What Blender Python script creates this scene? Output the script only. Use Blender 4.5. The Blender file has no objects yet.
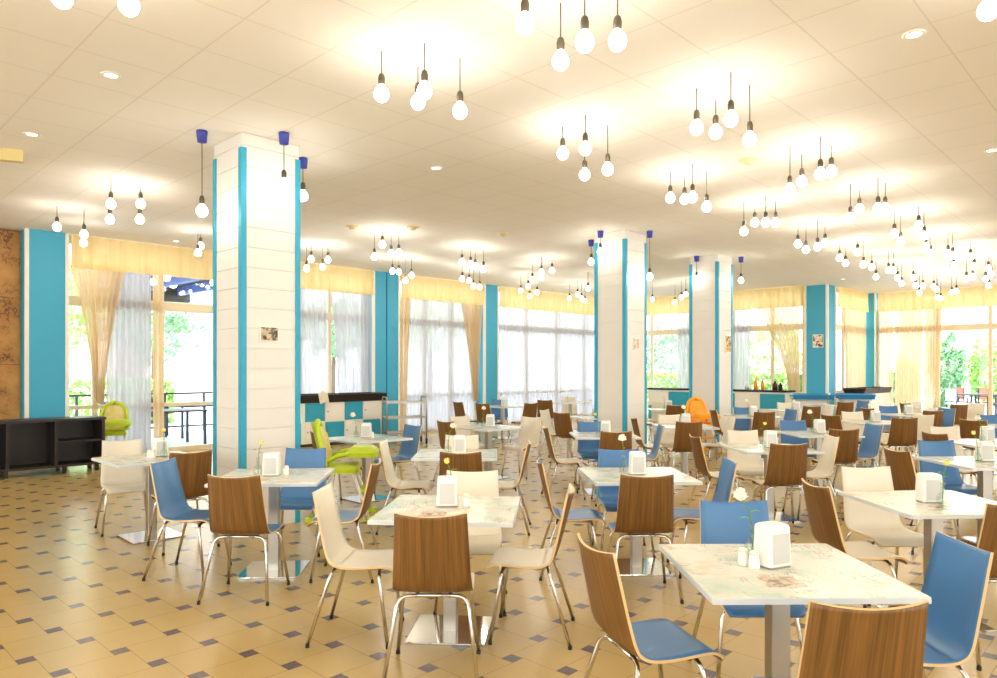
import bpy, math, random
from math import sin, cos, pi, radians as R
from mathutils import Vector, Matrix, noise

random.seed(7)
SC = bpy.context.scene
COL = SC.collection

# ------------------------------------------------------------------ camera geometry
F, YH, CX, EYE, CEIL = 709.0, 370.0, 498.5, 1.583, 3.92
UA = Vector((.698, .716)); VA = Vector((-.716, .698))      # the room's two wall directions


def uv(u, v, z=0.0):
    p = UA * u + VA * v
    return Vector((p.x, p.y, z))


def at_z(x, y, z):
    """photo pixel -> point on the horizontal plane z"""
    d = F * (EYE - z) / (y - YH)
    return Vector(((x - CX) * d / F, d, z))


UROT = math.atan2(UA.y, UA.x)

cam_d = bpy.data.cameras.new('camera')
cam = bpy.data.objects.new('camera', cam_d); COL.objects.link(cam)
cam.location = (0, 0, EYE); cam.rotation_euler = (R(90), 0, 0)
cam_d.sensor_width = 36; cam_d.lens = F * 36 / 997; cam_d.shift_y = (YH - 339) / 997
cam_d.clip_start = .05; cam_d.clip_end = 300
SC.camera = cam

# ------------------------------------------------------------------ materials
MATS = {}


def s2l(c):
    return tuple((x / 12.92 if x <= .04045 else ((x + .055) / 1.055) ** 2.4) for x in (v / 255 for v in c)) + (1,)


def mat(name, rgb, rough=.5, metal=0, spec=.5, emit=None, estr=0, bump=None, var=None):
    m = bpy.data.materials.new(name); m.use_nodes = True
    nt = m.node_tree; b = nt.nodes['Principled BSDF']
    b.inputs['Base Color'].default_value = s2l(rgb)
    b.inputs['Roughness'].default_value = rough
    b.inputs['Metallic'].default_value = metal
    b.inputs['Specular IOR Level'].default_value = spec
    if emit:
        b.inputs['Emission Color'].default_value = s2l(emit); b.inputs['Emission Strength'].default_value = estr
    if var or bump:
        tc = nt.nodes.new('ShaderNodeTexCoord')
        n = nt.nodes.new('ShaderNodeTexNoise'); n.inputs['Scale'].default_value = (var or bump)[0]
        n.inputs['Detail'].default_value = 4
        nt.links.new(tc.outputs['Object'], n.inputs['Vector'])
        if var:
            r = nt.nodes.new('ShaderNodeMix'); r.data_type = 'RGBA'
            r.inputs[6].default_value = s2l(rgb); r.inputs[7].default_value = s2l(var[1])
            nt.links.new(n.outputs['Fac'], r.inputs[0]); nt.links.new(r.outputs[2], b.inputs['Base Color'])
        if bump:
            bp = nt.nodes.new('ShaderNodeBump'); bp.inputs['Strength'].default_value = bump[1]
            bp.inputs['Distance'].default_value = .01
            nt.links.new(n.outputs['Fac'], bp.inputs['Height']); nt.links.new(bp.outputs[0], b.inputs['Normal'])
    MATS[name] = m
    return m


class NG:
    """tiny helper for maths in a node tree"""
    def __init__(s, m): s.t = m.node_tree; s.n = s.t.nodes; s.l = s.t.links

    def new(s, k): return s.n.new(k)

    def m(s, op, a, b=None, c=None):
        n = s.n.new('ShaderNodeMath'); n.operation = op
        for i, x in enumerate((a, b, c)):
            if x is None: continue
            if isinstance(x, (int, float)): n.inputs[i].default_value = x
            else: s.l.new(x, n.inputs[i])
        return n.outputs[0]

    def mix(s, f, a, b):
        n = s.n.new('ShaderNodeMix'); n.data_type = 'RGBA'
        for i, x in ((0, f), (6, a), (7, b)):
            if isinstance(x, (int, float)): n.inputs[i].default_value = x
            elif isinstance(x, tuple): n.inputs[i].default_value = x
            else: s.l.new(x, n.inputs[i])
        return n.outputs[2]

    def noise(s, vec, scale, detail=3, rough=.5):
        n = s.n.new('ShaderNodeTexNoise'); n.inputs['Scale'].default_value = scale
        n.inputs['Detail'].default_value = detail; n.inputs['Roughness'].default_value = rough
        s.l.new(vec, n.inputs['Vector']); return n.outputs['Fac']

    def ramp(s, f, lo, hi):
        n = s.n.new('ShaderNodeMapRange'); n.inputs[1].default_value = lo; n.inputs[2].default_value = hi
        s.l.new(f, n.inputs[0]); return n.outputs[0]

    def mapping(s, vec, scale=(1, 1, 1), rot=(0, 0, 0), loc=(0, 0, 0)):
        n = s.n.new('ShaderNodeMapping'); n.inputs['Scale'].default_value = scale
        n.inputs['Rotation'].default_value = rot; n.inputs['Location'].default_value = loc
        s.l.new(vec, n.inputs['Vector']); return n.outputs[0]


# --- floor: cream square tiles with small dark inset squares (pinwheel laying)
def floor_material():
    m = mat('floor_tile', (226, 188, 122), .22); g = NG(m); b = g.n['Principled BSDF']
    a, bb = .3177, .0857; s2 = a * a + bb * bb
    o = at_z(165.2, 638.2 + .3, 0)   # one inset square
    o = at_z(157.6, 662.8, 0)
    tc = g.new('ShaderNodeTexCoord')
    v = g.mapping(tc.outputs['Object'], loc=(-o.x, -o.y, 0))
    v = g.mapping(v, rot=(0, 0, -UROT))
    sp = g.new('ShaderNodeSeparateXYZ'); g.l.new(v, sp.inputs[0]); x, y = sp.outputs[0], sp.outputs[1]
    # mirrored lattice: vectors (a,-b) and (b,a)
    i = g.m('ROUND', g.m('DIVIDE', g.m('SUBTRACT', g.m('MULTIPLY', x, a), g.m('MULTIPLY', y, -bb * SGN)), s2)) if SGN < 0 else \
        g.m('ROUND', g.m('DIVIDE', g.m('ADD', g.m('MULTIPLY', x, a), g.m('MULTIPLY', y, bb)), s2))
    if SGN < 0:
        i = g.m('ROUND', g.m('DIVIDE', g.m('SUBTRACT', g.m('MULTIPLY', x, a), g.m('MULTIPLY', y, bb)), s2))
        j = g.m('ROUND', g.m('DIVIDE', g.m('ADD', g.m('MULTIPLY', x, bb), g.m('MULTIPLY', y, a)), s2))
        qx = g.m('SUBTRACT', x, g.m('ADD', g.m('MULTIPLY', i, a), g.m('MULTIPLY', j, bb)))
        qy = g.m('SUBTRACT', y, g.m('ADD', g.m('MULTIPLY', i, -bb), g.m('MULTIPLY', j, a)))
    else:
        j = g.m('ROUND', g.m('DIVIDE', g.m('SUBTRACT', g.m('MULTIPLY', y, a), g.m('MULTIPLY', x, bb)), s2))
        qx = g.m('SUBTRACT', x, g.m('SUBTRACT', g.m('MULTIPLY', i, a), g.m('MULTIPLY', j, bb)))
        qy = g.m('SUBTRACT', y, g.m('ADD', g.m('MULTIPLY', i, bb), g.m('MULTIPLY', j, a)))
    ax, ay = g.m('ABSOLUTE', qx), g.m('ABSOLUTE', qy)
    inset = g.m('LESS_THAN', g.m('MAXIMUM', ax, ay), bb / 2)
    # grout segments
    hw = .0022
    sx, sy = g.m('SIGN', qx), g.m('SIGN', qy)
    l1 = g.m('LESS_THAN', g.m('ABSOLUTE', g.m('SUBTRACT', qy, g.m('MULTIPLY', sx, SGN * bb / 2))), hw)
    l2 = g.m('LESS_THAN', g.m('ABSOLUTE', g.m('SUBTRACT', qx, g.m('MULTIPLY', sy, -SGN * bb / 2))), hw)
    grout = g.m('MULTIPLY', g.m('MAXIMUM', l1, l2), g.m('GREATER_THAN', g.m('MAXIMUM', ax, ay), bb / 2))
    cl = g.noise(tc.outputs['Object'], 1.3, 4)
    fine = g.noise(tc.outputs['Object'], 22, 3)
    base = g.mix(g.ramp(cl, .3, .7), s2l((190, 161, 101)), s2l((183, 154, 95)))
    base = g.mix(g.m('MULTIPLY', fine, .10), base, s2l((178, 146, 90)))
    cid = g.new('ShaderNodeCombineXYZ'); g.l.new(i, cid.inputs[0]); g.l.new(j, cid.inputs[1])
    wn = g.new('ShaderNodeTexWhiteNoise'); g.l.new(cid.outputs[0], wn.inputs[0])
    base = g.mix(g.m('MULTIPLY', wn.outputs['Value'], .22), base, s2l((190, 164, 108)))
    dark = g.mix(fine, s2l((84, 72, 72)), s2l((112, 98, 94)))
    c = g.mix(grout, base, s2l((150, 118, 78)))
    c = g.mix(inset, c, dark)
    g.l.new(c, b.inputs['Base Color'])
    b.inputs['Roughness'].default_value = .25
    bp = g.new('ShaderNodeBump'); bp.inputs['Strength'].default_value = .25; bp.inputs['Distance'].default_value = .002
    g.l.new(g.m('SUBTRACT', 1, grout), bp.inputs['Height']); g.l.new(bp.outputs[0], b.inputs['Normal'])
    return m


SGN = 1


def ceiling_material():
    m = mat('ceiling_board', (240, 232, 214), .75); g = NG(m); b = g.n['Principled BSDF']
    tc = g.new('ShaderNodeTexCoord')
    v = g.mapping(tc.outputs['Object'], rot=(0, 0, -UROT))
    sp = g.new('ShaderNodeSeparateXYZ'); g.l.new(v, sp.inputs[0])
    def line(c, off, step):
        f = g.m('FRACT', g.m('DIVIDE', g.m('SUBTRACT', c, off), step))
        return g.m('LESS_THAN', g.m('ABSOLUTE', g.m('SUBTRACT', f, .5)), .006 / step)
    ln = g.m('MAXIMUM', line(sp.outputs[0], 2.2 - .325, .65), line(sp.outputs[1], 5.8 - .325, .65))
    n = g.noise(tc.outputs['Object'], .5, 2)
    base = g.mix(n, s2l((248, 244, 236)), s2l((245, 240, 230)))
    c = g.mix(g.m('MULTIPLY', ln, .38), base, s2l((206, 194, 172)))
    g.l.new(c, b.inputs['Base Color'])
    return m


def wood_material(name, ca, cb, cc):
    m = mat(name, ca, .42); g = NG(m); b = g.n['Principled BSDF']
    tc = g.new('ShaderNodeTexCoord'); oi = g.new('ShaderNodeObjectInfo')
    sh = g.new('ShaderNodeVectorMath'); sh.operation = 'ADD'
    g.l.new(tc.outputs['UV'], sh.inputs[0]); g.l.new(oi.outputs['Location'], sh.inputs[1])
    st = g.mapping(sh.outputs[0], scale=(95, 2.2, 9))
    n1 = g.noise(st, 1.0, 4, .6)
    st2 = g.mapping(sh.outputs[0], scale=(26, .8, 3))
    n2 = g.noise(st2, 1.0, 3, .5)
    c = g.mix(g.ramp(n1, .35, .66), s2l(ca), s2l(cb))
    c = g.mix(g.m('MULTIPLY', g.ramp(n2, .45, .75), .55), c, s2l(cc))
    g.l.new(c, b.inputs['Base Color'])
    return m


def print_material():
    """white table laminate printed with a faded old-town map"""
    m = mat('table_print', (236, 234, 220), .2); g = NG(m); b = g.n['Principled BSDF']
    tc = g.new('ShaderNodeTexCoord'); oi = g.new('ShaderNodeObjectInfo')
    sh = g.new('ShaderNodeVectorMath'); sh.operation = 'ADD'
    sc = g.new('ShaderNodeVectorMath'); sc.operation = 'SCALE'; sc.inputs[3].default_value = 3.1
    g.l.new(oi.outputs['Location'], sc.inputs[0])
    g.l.new(tc.outputs['Object'], sh.inputs[0]); g.l.new(sc.outputs[0], sh.inputs[1])
    v = sh.outputs[0]
    tint = g.noise(v, 4.5, 3, .6); tint2 = g.noise(g.mapping(v, loc=(7, 3, 1)), 5.5, 3, .6)
    c = g.mix(g.ramp(tint, .48, .68), s2l((220, 219, 204)), s2l((180, 200, 184)))
    c = g.mix(g.m('MULTIPLY', g.ramp(tint2, .54, .7), .8), c, s2l((216, 178, 142)))
    # thin drawn streets: bands of two stretched noises
    for k, (scl, rot, col) in enumerate((((3, 14, 1), .5, (150, 160, 150)), ((13, 3, 1), .3, (176, 150, 128)), ((6, 7, 1), 1.1, (140, 146, 140)))):
        ns = g.noise(g.mapping(v, scale=scl, rot=(0, 0, rot), loc=(k * 5, 0, 0)), 1.0, 5, .65)
        ln = g.m('LESS_THAN', g.m('ABSOLUTE', g.m('SUBTRACT', ns, .5 + .03 * k)), .013)
        msk = g.ramp(g.noise(g.mapping(v, loc=(k * 3, 9, 2)), 4, 2), .5, .62)
        c = g.mix(g.m('MULTIPLY', g.m('MULTIPLY', ln, msk), .9), c, s2l(col))
    # small coloured town view printed near one edge
    sp = g.new('ShaderNodeSeparateXYZ'); g.l.new(tc.outputs['Object'], sp.inputs[0])
    wob = g.m('MULTIPLY', g.m('SUBTRACT', g.noise(tc.outputs['Object'], 30, 3), .5), .05)
    mx = g.m('LESS_THAN', g.m('ABSOLUTE', g.m('ADD', g.m('ADD', sp.outputs[0], .07), wob)), .075)
    my = g.m('LESS_THAN', g.m('ABSOLUTE', g.m('ADD', g.m('ADD', sp.outputs[1], .21), wob)), .07)
    pn = g.noise(g.mapping(tc.outputs['Object'], scale=(1, 1.6, 1)), 34, 4)
    view = g.mix(g.ramp(pn, .42, .56), s2l((120, 84, 66)), s2l((214, 190, 160)))
    view = g.mix(g.ramp(g.noise(tc.outputs['Object'], 22, 2), .55, .62), view, s2l((214, 140, 84)))
    c = g.mix(g.m('MULTIPLY', g.m('MULTIPLY', mx, my), .85), c, view)
    g.l.new(c, b.inputs['Base Color'])
    return m


def mural_material():
    m = mat('old_map', (196, 140, 74), .6); g = NG(m); b = g.n['Principled BSDF']
    tc = g.new('ShaderNodeTexCoord'); v = tc.outputs['Object']
    n = g.noise(v, 1.6, 6, .6); n2 = g.noise(g.mapping(v, loc=(4, 4, 4)), 4.5, 6, .7)
    c = g.mix(g.ramp(n, .3, .7), s2l((214, 156, 82)), s2l((160, 100, 46)))
    ln = g.m('LESS_THAN', g.m('ABSOLUTE', g.m('SUBTRACT', n2, .5)), .018)
    c = g.mix(g.m('MULTIPLY', ln, g.ramp(n, .42, .6)), c, s2l((84, 52, 24)))
    sp = g.new('ShaderNodeSeparateXYZ'); g.l.new(v, sp.inputs[0])
    for cx, cz, r in ((-1.0, .45, .95), (-1.0, .45, .88), (-1.2, 1.75, .7)):
        d = g.m('SQRT', g.m('ADD', g.m('POWER', g.m('SUBTRACT', sp.outputs[0], cx), 2), g.m('POWER', g.m('SUBTRACT', sp.outputs[2], cz), 2)))
        c = g.mix(g.m('MULTIPLY', g.m('LESS_THAN', g.m('ABSOLUTE', g.m('SUBTRACT', d, r)), .012), .8), c, s2l((70, 46, 22)))
    hl = g.m('LESS_THAN', g.m('ABSOLUTE', g.m('SUBTRACT', g.m('FRACT', g.m('MULTIPLY', sp.outputs[2], .9)), .5)), .006)
    c = g.mix(g.m('MULTIPLY', hl, .6), c, s2l((100, 64, 30)))
    g.l.new(c, b.inputs['Base Color'])
    return m


def fabric(name, rgb, transp, transl=.6):
    m = bpy.data.materials.new(name); m.use_nodes = True; g = NG(m)
    for n in list(g.n): g.n.remove(n)
    out = g.new('ShaderNodeOutputMaterial')
    tp = g.new('ShaderNodeBsdfTransparent'); tl = g.new('ShaderNodeBsdfTranslucent'); df = g.new('ShaderNodeBsdfDiffuse')
    tc = g.new('ShaderNodeTexCoord')
    n = g.noise(g.mapping(tc.outputs['UV'], scale=(60, 4, 1)), 1.0, 3)
    c = g.mix(n, s2l(rgb), s2l(tuple(max(0, x - 12) for x in rgb)))
    g.l.new(c, tl.inputs[0]); g.l.new(c, df.inputs[0])
    a = g.new('ShaderNodeMixShader'); a.inputs[0].default_value = transl
    g.l.new(df.outputs[0], a.inputs[1]); g.l.new(tl.outputs[0], a.inputs[2])
    bsh = g.new('ShaderNodeMixShader'); g.l.new(g.m('ADD', 1 - transp - .1, g.m('MULTIPLY', n, .2)), bsh.inputs[0])
    g.l.new(tp.outputs[0], bsh.inputs[1]); g.l.new(a.outputs[0], bsh.inputs[2])
    g.l.new(bsh.outputs[0], out.inputs[0])
    MATS[name] = m
    return m


def pane_material(name='window_glass', refl=.08, tint=(250, 252, 252)):
    m = bpy.data.materials.new(name); m.use_nodes = True; g = NG(m)
    for n in list(g.n): g.n.remove(n)
    out = g.new('ShaderNodeOutputMaterial'); tp = g.new('ShaderNodeBsdfTransparent'); gl = g.new('ShaderNodeBsdfGlossy')
    tp.inputs[0].default_value = s2l(tint); gl.inputs['Roughness'].default_value = .01
    fr = g.new('ShaderNodeLayerWeight'); fr.inputs[0].default_value = .5
    mx = g.new('ShaderNodeMixShader'); g.l.new(g.m('ADD', refl * .5, g.m('MULTIPLY', g.m('POWER', fr.outputs['Facing'], 5), .8)), mx.inputs[0])
    g.l.new(tp.outputs[0], mx.inputs[1]); g.l.new(gl.outputs[0], mx.inputs[2]); g.l.new(mx.outputs[0], out.inputs[0])
    MATS[name] = m
    return m


def leaf_material(name, c1, c2):
    m = mat(name, c1, .5); g = NG(m); b = g.n['Principled BSDF']
    tc = g.new('ShaderNodeTexCoord'); n = g.noise(tc.outputs['Object'], 2.5, 4)
    g.l.new(g.mix(g.ramp(n, .3, .7), s2l(c1), s2l(c2)), b.inputs['Base Color'])
    b.inputs['Transmission Weight'].default_value = 0
    return m


FLOOR_M = floor_material(); CEIL_M = ceiling_material()
WOOD = wood_material('zebrano_veneer', (142, 98, 46), (101, 68, 29), (83, 54, 23))
PLY = mat('ply_edge', (226, 190, 134), .5)
BLUE_SEAT = mat('blue_laminate', (72, 122, 172), .3)
WHITE_SEAT = mat('cream_laminate', (230, 221, 202), .35)
CHROME = mat('chrome', (214, 210, 204), .14, 1)
STEEL = mat('brushed_steel', (178, 172, 162), .34, 1)
MIRROR = mat('polished_steel', (222, 220, 214), .07, 1)
BLACKR = mat('black_rubber', (34, 32, 30), .7)
PRINT = print_material()
TOP_EDGE = mat('table_edge', (214, 218, 220), .4)
WHITE_P = mat('white_plastic', (240, 238, 232), .35)
GREY_P = mat('grey_plastic', (150, 148, 146), .5)
BLUE = mat('blue_paint', (58, 166, 202), .5, var=(1.5, (64, 170, 204)))
BLUE2 = mat('blue_strip', (40, 160, 190), .45)
TRIMW = mat('white_trim', (242, 238, 226), .5)
PLANK = mat('plank_white', (232, 227, 220), .55, var=(3, (225, 220, 211)))
FRAME_M = mat('window_frame', (240, 222, 188), .5)
VAL = fabric('valance_fabric', (250, 220, 160), 0.0, .42)
PEACH = fabric('peach_voile', (240, 218, 178), .10, .36)
SHEER = fabric('white_voile', (210, 209, 213), .08, .32)
GLASS = pane_material()
DARKW = mat('wenge_wood', (34, 26, 24), .45, var=(8, (44, 34, 30)))
BRONZE = mat('lamp_socket', (84, 74, 58), .45, .3)
CORD_M = mat('lamp_cord', (110, 98, 82), .6)
CAN_BLUE = mat('blue_canopy', (52, 62, 160), .4)
BULB_M = mat('lit_globe', (255, 250, 240), .3, emit=(255, 248, 236), estr=15.5)
SPOT_M = mat('lit_spot', (255, 250, 240), .3, emit=(255, 240, 214), estr=6)
GREEN_P = mat('lime_plastic', (188, 208, 20), .35)
GREEN_F = mat('lime_print', (240, 226, 170), .6, var=(11, (196, 170, 40)))
ORANGE_P = mat('orange_plastic', (255, 168, 20), .35)
ORANGE_F = mat('orange_print', (255, 196, 70), .6, var=(9, (250, 150, 10)))
VASE_G = pane_material('vase_glass', .1, (246, 250, 248))
STEM_M = mat('flower_stem', (98, 140, 52), .5)
LEAF_M = mat('flower_leaf', (96, 160, 40), .5)
PETAL = mat('white_petal', (250, 244, 226), .6)
PETALY = mat('yellow_petal', (240, 226, 120), .6)
MURAL = mural_material()
PAVE = mat('terrace_paving', (176, 186, 204), .35, var=(.8, (160, 172, 196)))
ROOFD = mat('terrace_ceiling', (66, 64, 62), .7)
BEAMB = mat('terrace_beam', (84, 112, 176), .6)
DARKMET = mat('dark_metal', (38, 46, 62), .5)
RATTAN = mat('terracotta_rattan', (176, 104, 76), .6)
LEAF_A = leaf_material('leaf_bright', (196, 226, 130), (140, 192, 100))  # both leaf colours paled to carry outdoor overexposure and haze
LEAF_B = leaf_material('leaf_mid', (150, 196, 140), (110, 166, 116))
BARK = mat('bark', (110, 90, 70), .8)
HOUSE = mat('house_render', (244, 226, 210), .8)
SAGE = mat('grey_panel', (196, 206, 204), .6)

# ------------------------------------------------------------------ mesh helpers


class MB:
    def __init__(s): s.v = []; s.f = []; s.mi = []; s.uvs = {}; s.sm = []

    def add(s, verts, faces, mi=0, smooth=False):
        b = len(s.v); s.v += [tuple(p) for p in verts]
        for f in faces:
            s.f.append(tuple(b + i for i in f)); s.mi.append(mi); s.sm.append(smooth)
        return s

    def box(s, c, d, mi=0, rot=0.0, tilt=None):
        hx, hy, hz = d[0] / 2, d[1] / 2, d[2] / 2
        M = Matrix.Rotation(rot, 3, 'Z')
        if tilt: M = M @ Matrix.Rotation(tilt[1], 3, tilt[0])
        c = Vector(c)
        vs = [c + M @ Vector((x, y, z)) for x in (-hx, hx) for y in (-hy, hy) for z in (-hz, hz)]
        return s.add(vs, [(0, 1, 3, 2), (4, 6, 7, 5), (0, 4, 5, 1), (2, 3, 7, 6), (0, 2, 6, 4), (1, 5, 7, 3)], mi)

    def rbox(s, c, d, r=.01, mi=0, taper=1.0, n=3):
        """box with rounded vertical edges and softened top; taper scales the top"""
        hx, hy, hz = d[0] / 2, d[1] / 2, d[2] / 2
        ring = []
        for cx, cy, a0 in ((hx - r, hy - r, 0), (-hx + r, hy - r, 90), (-hx + r, -hy + r, 180), (hx - r, -hy + r, 270)):
            for k in range(n + 1):
                a = R(a0 + 90 * k / n); ring.append((cx + r * cos(a), cy + r * sin(a)))
        N = len(ring); vs = []
        lv = [(-hz, 1), (hz - r, 1 - (1 - taper) * .9), (hz - r * .3, taper * (1 - r * .3 / max(hx, hy))), (hz, taper * (1 - r / max(hx, hy)))]
        for z, k in lv:
            vs += [(c[0] + x * k, c[1] + y * k, c[2] + z) for x, y in ring]
        fs = [(l * N + i, l * N + (i + 1) % N, (l + 1) * N + (i + 1) % N, (l + 1) * N + i) for l in range(len(lv) - 1) for i in range(N)]
        fs += [tuple(reversed(range(N))), tuple(range((len(lv) - 1) * N, len(lv) * N))]
        return s.add(vs, fs, mi, False)

    def tube(s, pts, r, n=8, mi=0, cap=True):
        pts = [Vector(p) for p in pts]
        rs = r if isinstance(r, (list, tuple)) else [r] * len(pts)
        vs = []; prev = None
        for i, p in enumerate(pts):
            t = ((pts[min(i + 1, len(pts) - 1)] - p).normalized() + (p - pts[max(i - 1, 0)]).normalized())
            t = t.normalized() if t.length > 1e-6 else Vector((0, 0, 1))
            if prev is None:
                a = t.orthogonal().normalized()
            else:
                a = (prev - t * prev.dot(t)); a = a.normalized() if a.length > 1e-6 else t.orthogonal().normalized()
            prev = a; b = t.cross(a)
            vs += [p + (a * cos(2 * pi * k / n) + b * sin(2 * pi * k / n)) * rs[i] for k in range(n)]
        fs = [(i * n + k, i * n + (k + 1) % n, (i + 1) * n + (k + 1) % n, (i + 1) * n + k) for i in range(len(pts) - 1) for k in range(n)]
        if cap: fs += [tuple(reversed(range(n))), tuple(range((len(pts) - 1) * n, len(pts) * n))]
        return s.add(vs, fs, mi, True)

    def lathe(s, prof, n=16, c=(0, 0, 0), mi=0):
        vs = [(c[0] + r * cos(2 * pi * k / n), c[1] + r * sin(2 * pi * k / n), c[2] + z) for r, z in prof for k in range(n)]
        m = len(prof)
        fs = [(i * n + k, i * n + (k + 1) % n, (i + 1) * n + (k + 1) % n, (i + 1) * n + k) for i in range(m - 1) for k in range(n)]
        if prof[0][0] > 1e-5: fs.append(tuple(reversed(range(n))))
        if prof[-1][0] > 1e-5: fs.append(tuple(range((m - 1) * n, m * n)))
        return s.add(vs, fs, mi, True)

    def grid(s, fn, nu, nv, mi=0, smooth=True, uvs=False):
        b = len(s.v)
        vs = [fn(i / nu, j / nv) for i in range(nu + 1) for j in range(nv + 1)]
        fs = [(i * (nv + 1) + j, (i + 1) * (nv + 1) + j, (i + 1) * (nv + 1) + j + 1, i * (nv + 1) + j + 1) for i in range(nu) for j in range(nv)]
        if uvs:
            for i in range(nu + 1):
                for j in range(nv + 1): s.uvs[b + i * (nv + 1) + j] = (i / nu, j / nv)
        return s.add(vs, fs, mi, smooth)

    def mesh(s, name, mats):
        me = bpy.data.meshes.new(name); me.from_pydata(s.v, [], s.f)
        for m in (mats if isinstance(mats, (list, tuple)) else [mats]): me.materials.append(m)
        me.polygons.foreach_set('material_index', s.mi); me.polygons.foreach_set('use_smooth', s.sm)
        if s.uvs:
            l = me.uv_layers.new(name='UVMap')
            for lp in me.loops: l.data[lp.index].uv = s.uvs.get(lp.vertex_index, (0, 0))
        me.update(); return me

    def obj(s, name, mats, parent=None, loc=None, rz=0.0):
        o = bpy.data.objects.new(name, s.mesh(name, mats)); COL.objects.link(o)
        if parent: o.parent = parent
        if loc is not None: o.location = loc
        o.rotation_euler.z = rz
        return o


def empty(name, loc=(0, 0, 0), rz=0.0, parent=None):
    o = bpy.data.objects.new(name, None); COL.objects.link(o); o.empty_display_size = .1
    o.location = loc; o.rotation_euler.z = rz
    if parent: o.parent = parent
    return o


KIDS = {}


def tag(o, label=None, cat=None, group=None, kind=None):
    for k, v in (('label', label), ('category', cat), ('group', group), ('kind', kind)):
        if v: o[k] = v
    return o


def copy_tree(o, parent=None):
    c = o.copy(); COL.objects.link(c)
    c.parent = parent
    for ch in list(o.children):
        copy_tree(ch, c)
    return c


def struct(mb, name, mats, parent=None, loc=None, rz=0.0):
    o = mb.obj(name, mats, parent, loc, rz)
    if not parent: o['kind'] = 'structure'
    return o


def catmull(pts, n):
    out = []
    P = [Vector(p) for p in pts]; P = [P[0] * 2 - P[1]] + P + [P[-1] * 2 - P[-2]]
    for i in range(1, len(P) - 2):
        for k in range(n):
            t = k / n
            out.append(.5 * ((2 * P[i]) + (-P[i - 1] + P[i + 1]) * t + (2 * P[i - 1] - 5 * P[i] + 4 * P[i + 1] - P[i + 2]) * t * t + (-P[i - 1] + 3 * P[i] - 3 * P[i + 1] + P[i + 2]) * t ** 3))
    out.append(P[-2]); return out


# ------------------------------------------------------------------ shell of the room
Z0 = 0.0
GV = 14.08                       # glazing plane of the window side
FU, FU2, SV = 20.1, 23.7, 7.1    # far walls and the step between them
UB, VB = -6.0, -9.0              # walls behind the camera


def slab(name, corners, z0, z1, m):
    b = MB(); n = len(corners)
    lo = [uv(u, v, z0) for u, v in corners]; hi = [uv(u, v, z1) for u, v in corners]
    b.add(lo + hi, [tuple(reversed(range(n))), tuple(range(n, 2 * n))] + [(i, (i + 1) % n, n + (i + 1) % n, n + i) for i in range(n)])
    return struct(b, name, m)


room = [(UB, VB), (FU2 + .1, VB), (FU2 + .1, SV + .1), (FU + .1, SV + .1), (FU + .1, GV + .06), (UB, GV + .06)]
slab('floor', room, -.15, 0, FLOOR_M)
slab('ceiling', room, CEIL, CEIL + .2, CEIL_M)
WALLM = mat('wall_cream', (244, 232, 208), .7)
for z0, z1 in ((0, .5), (3.6, CEIL)):
    slab('wall_back', [(UB - .2, VB - .2), (UB, VB - .2), (UB, GV + .06), (UB - .2, GV + .06)], z0, z1, WALLM)
    slab('wall_right', [(UB, VB - .2), (FU2 + .1, VB - .2), (FU2 + .1, VB), (UB, VB)], z0, z1, WALLM)
slab('wall_left', [(UB, GV), (2.95, GV), (2.95, GV + .2), (UB, GV + .2)], 0, CEIL, WALLM)
slab('wall_step', [(FU + .35, SV + .02), (FU2 + .02, SV + .02), (FU2 + .02, SV + .2), (FU + .35, SV + .2)], 0, 1.0, WALLM)
# mural on the wall
mb = MB(); mb.box((0, 0, 0), (3.0, .03, CEIL - .55))
mu = mb.obj('map_mural', MURAL, None, uv(1.41, GV - .03, .55 + (CEIL - .56) / 2), UROT)
tag(mu, 'sepia brown old world map mural on wall beside the blue pilaster', 'mural')


def column(u, v, w, nm):
    """white plank-clad column with blue corner strips; (u, v) is the corner that faces the room"""
    root = empty(nm, uv(u + w / 2, v + w / 2, 0), UROT); root['kind'] = 'structure'
    b = MB(); b.box((0, 0, CEIL / 2), (w - .03, w - .03, CEIL - .004))
    h = .2; n = int(CEIL / h)
    for i in range(n + 1):
        z0 = i * h; z1 = min(z0 + h - .005, CEIL - .004)
        if z1 > z0: b.box((0, 0, (z0 + z1) / 2), (w, w, z1 - z0))
    b.obj('plank_cladding', PLANK, root)
    ztop = CEIL - .15; t = .055
    for sx in (-1, 1):
        for sy in (-1, 1):
            b = MB(); b.box((sx * (w / 2 - t / 2 + .012), sy * (w / 2 + .006), ztop / 2), (t, .012, ztop))
            b.box((sx * (w / 2 + .006), sy * (w / 2 - t / 2), ztop / 2), (.012, t, ztop))
            b.obj('corner_strip', BLUE2, root)
    return root


CW = .62
cols = [column(3.22, 6.65, CW, 'column'), column(9.92, 6.72, CW, 'column'), column(13.3, 6.8, CW, 'column')]
tag(cols[0], 'broad white plank column with blue corner strips and landscape photo plaque', 'column')
tag(cols[1], 'white plank column with blue corner strips, middle one of three', 'column')
tag(cols[2], 'white plank column behind the orange high chair, portrait plaque on it', 'column')


def pilaster(u0, u1, depth, label, face=None):
    """blue pilaster against the window side"""
    root = empty('pilaster', uv((u0 + u1) / 2, GV, 0), UROT); tag(root, label, 'pilaster', kind='structure')
    w = u1 - u0
    b = MB(); b.box((0, -depth / 2, CEIL / 2), (w, depth, CEIL - .002)); b.obj('panel', BLUE, root)
    for s in (-1, 1):
        b = MB(); b.box((s * (w / 2 - .02), -depth - .008, CEIL / 2), (.05, .02, CEIL - .002))
        b.box((s * (w / 2 + .006), -depth + .017, CEIL / 2), (.014, .05, CEIL - .002)); b.obj('trim', TRIMW, root)
    return root


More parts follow.
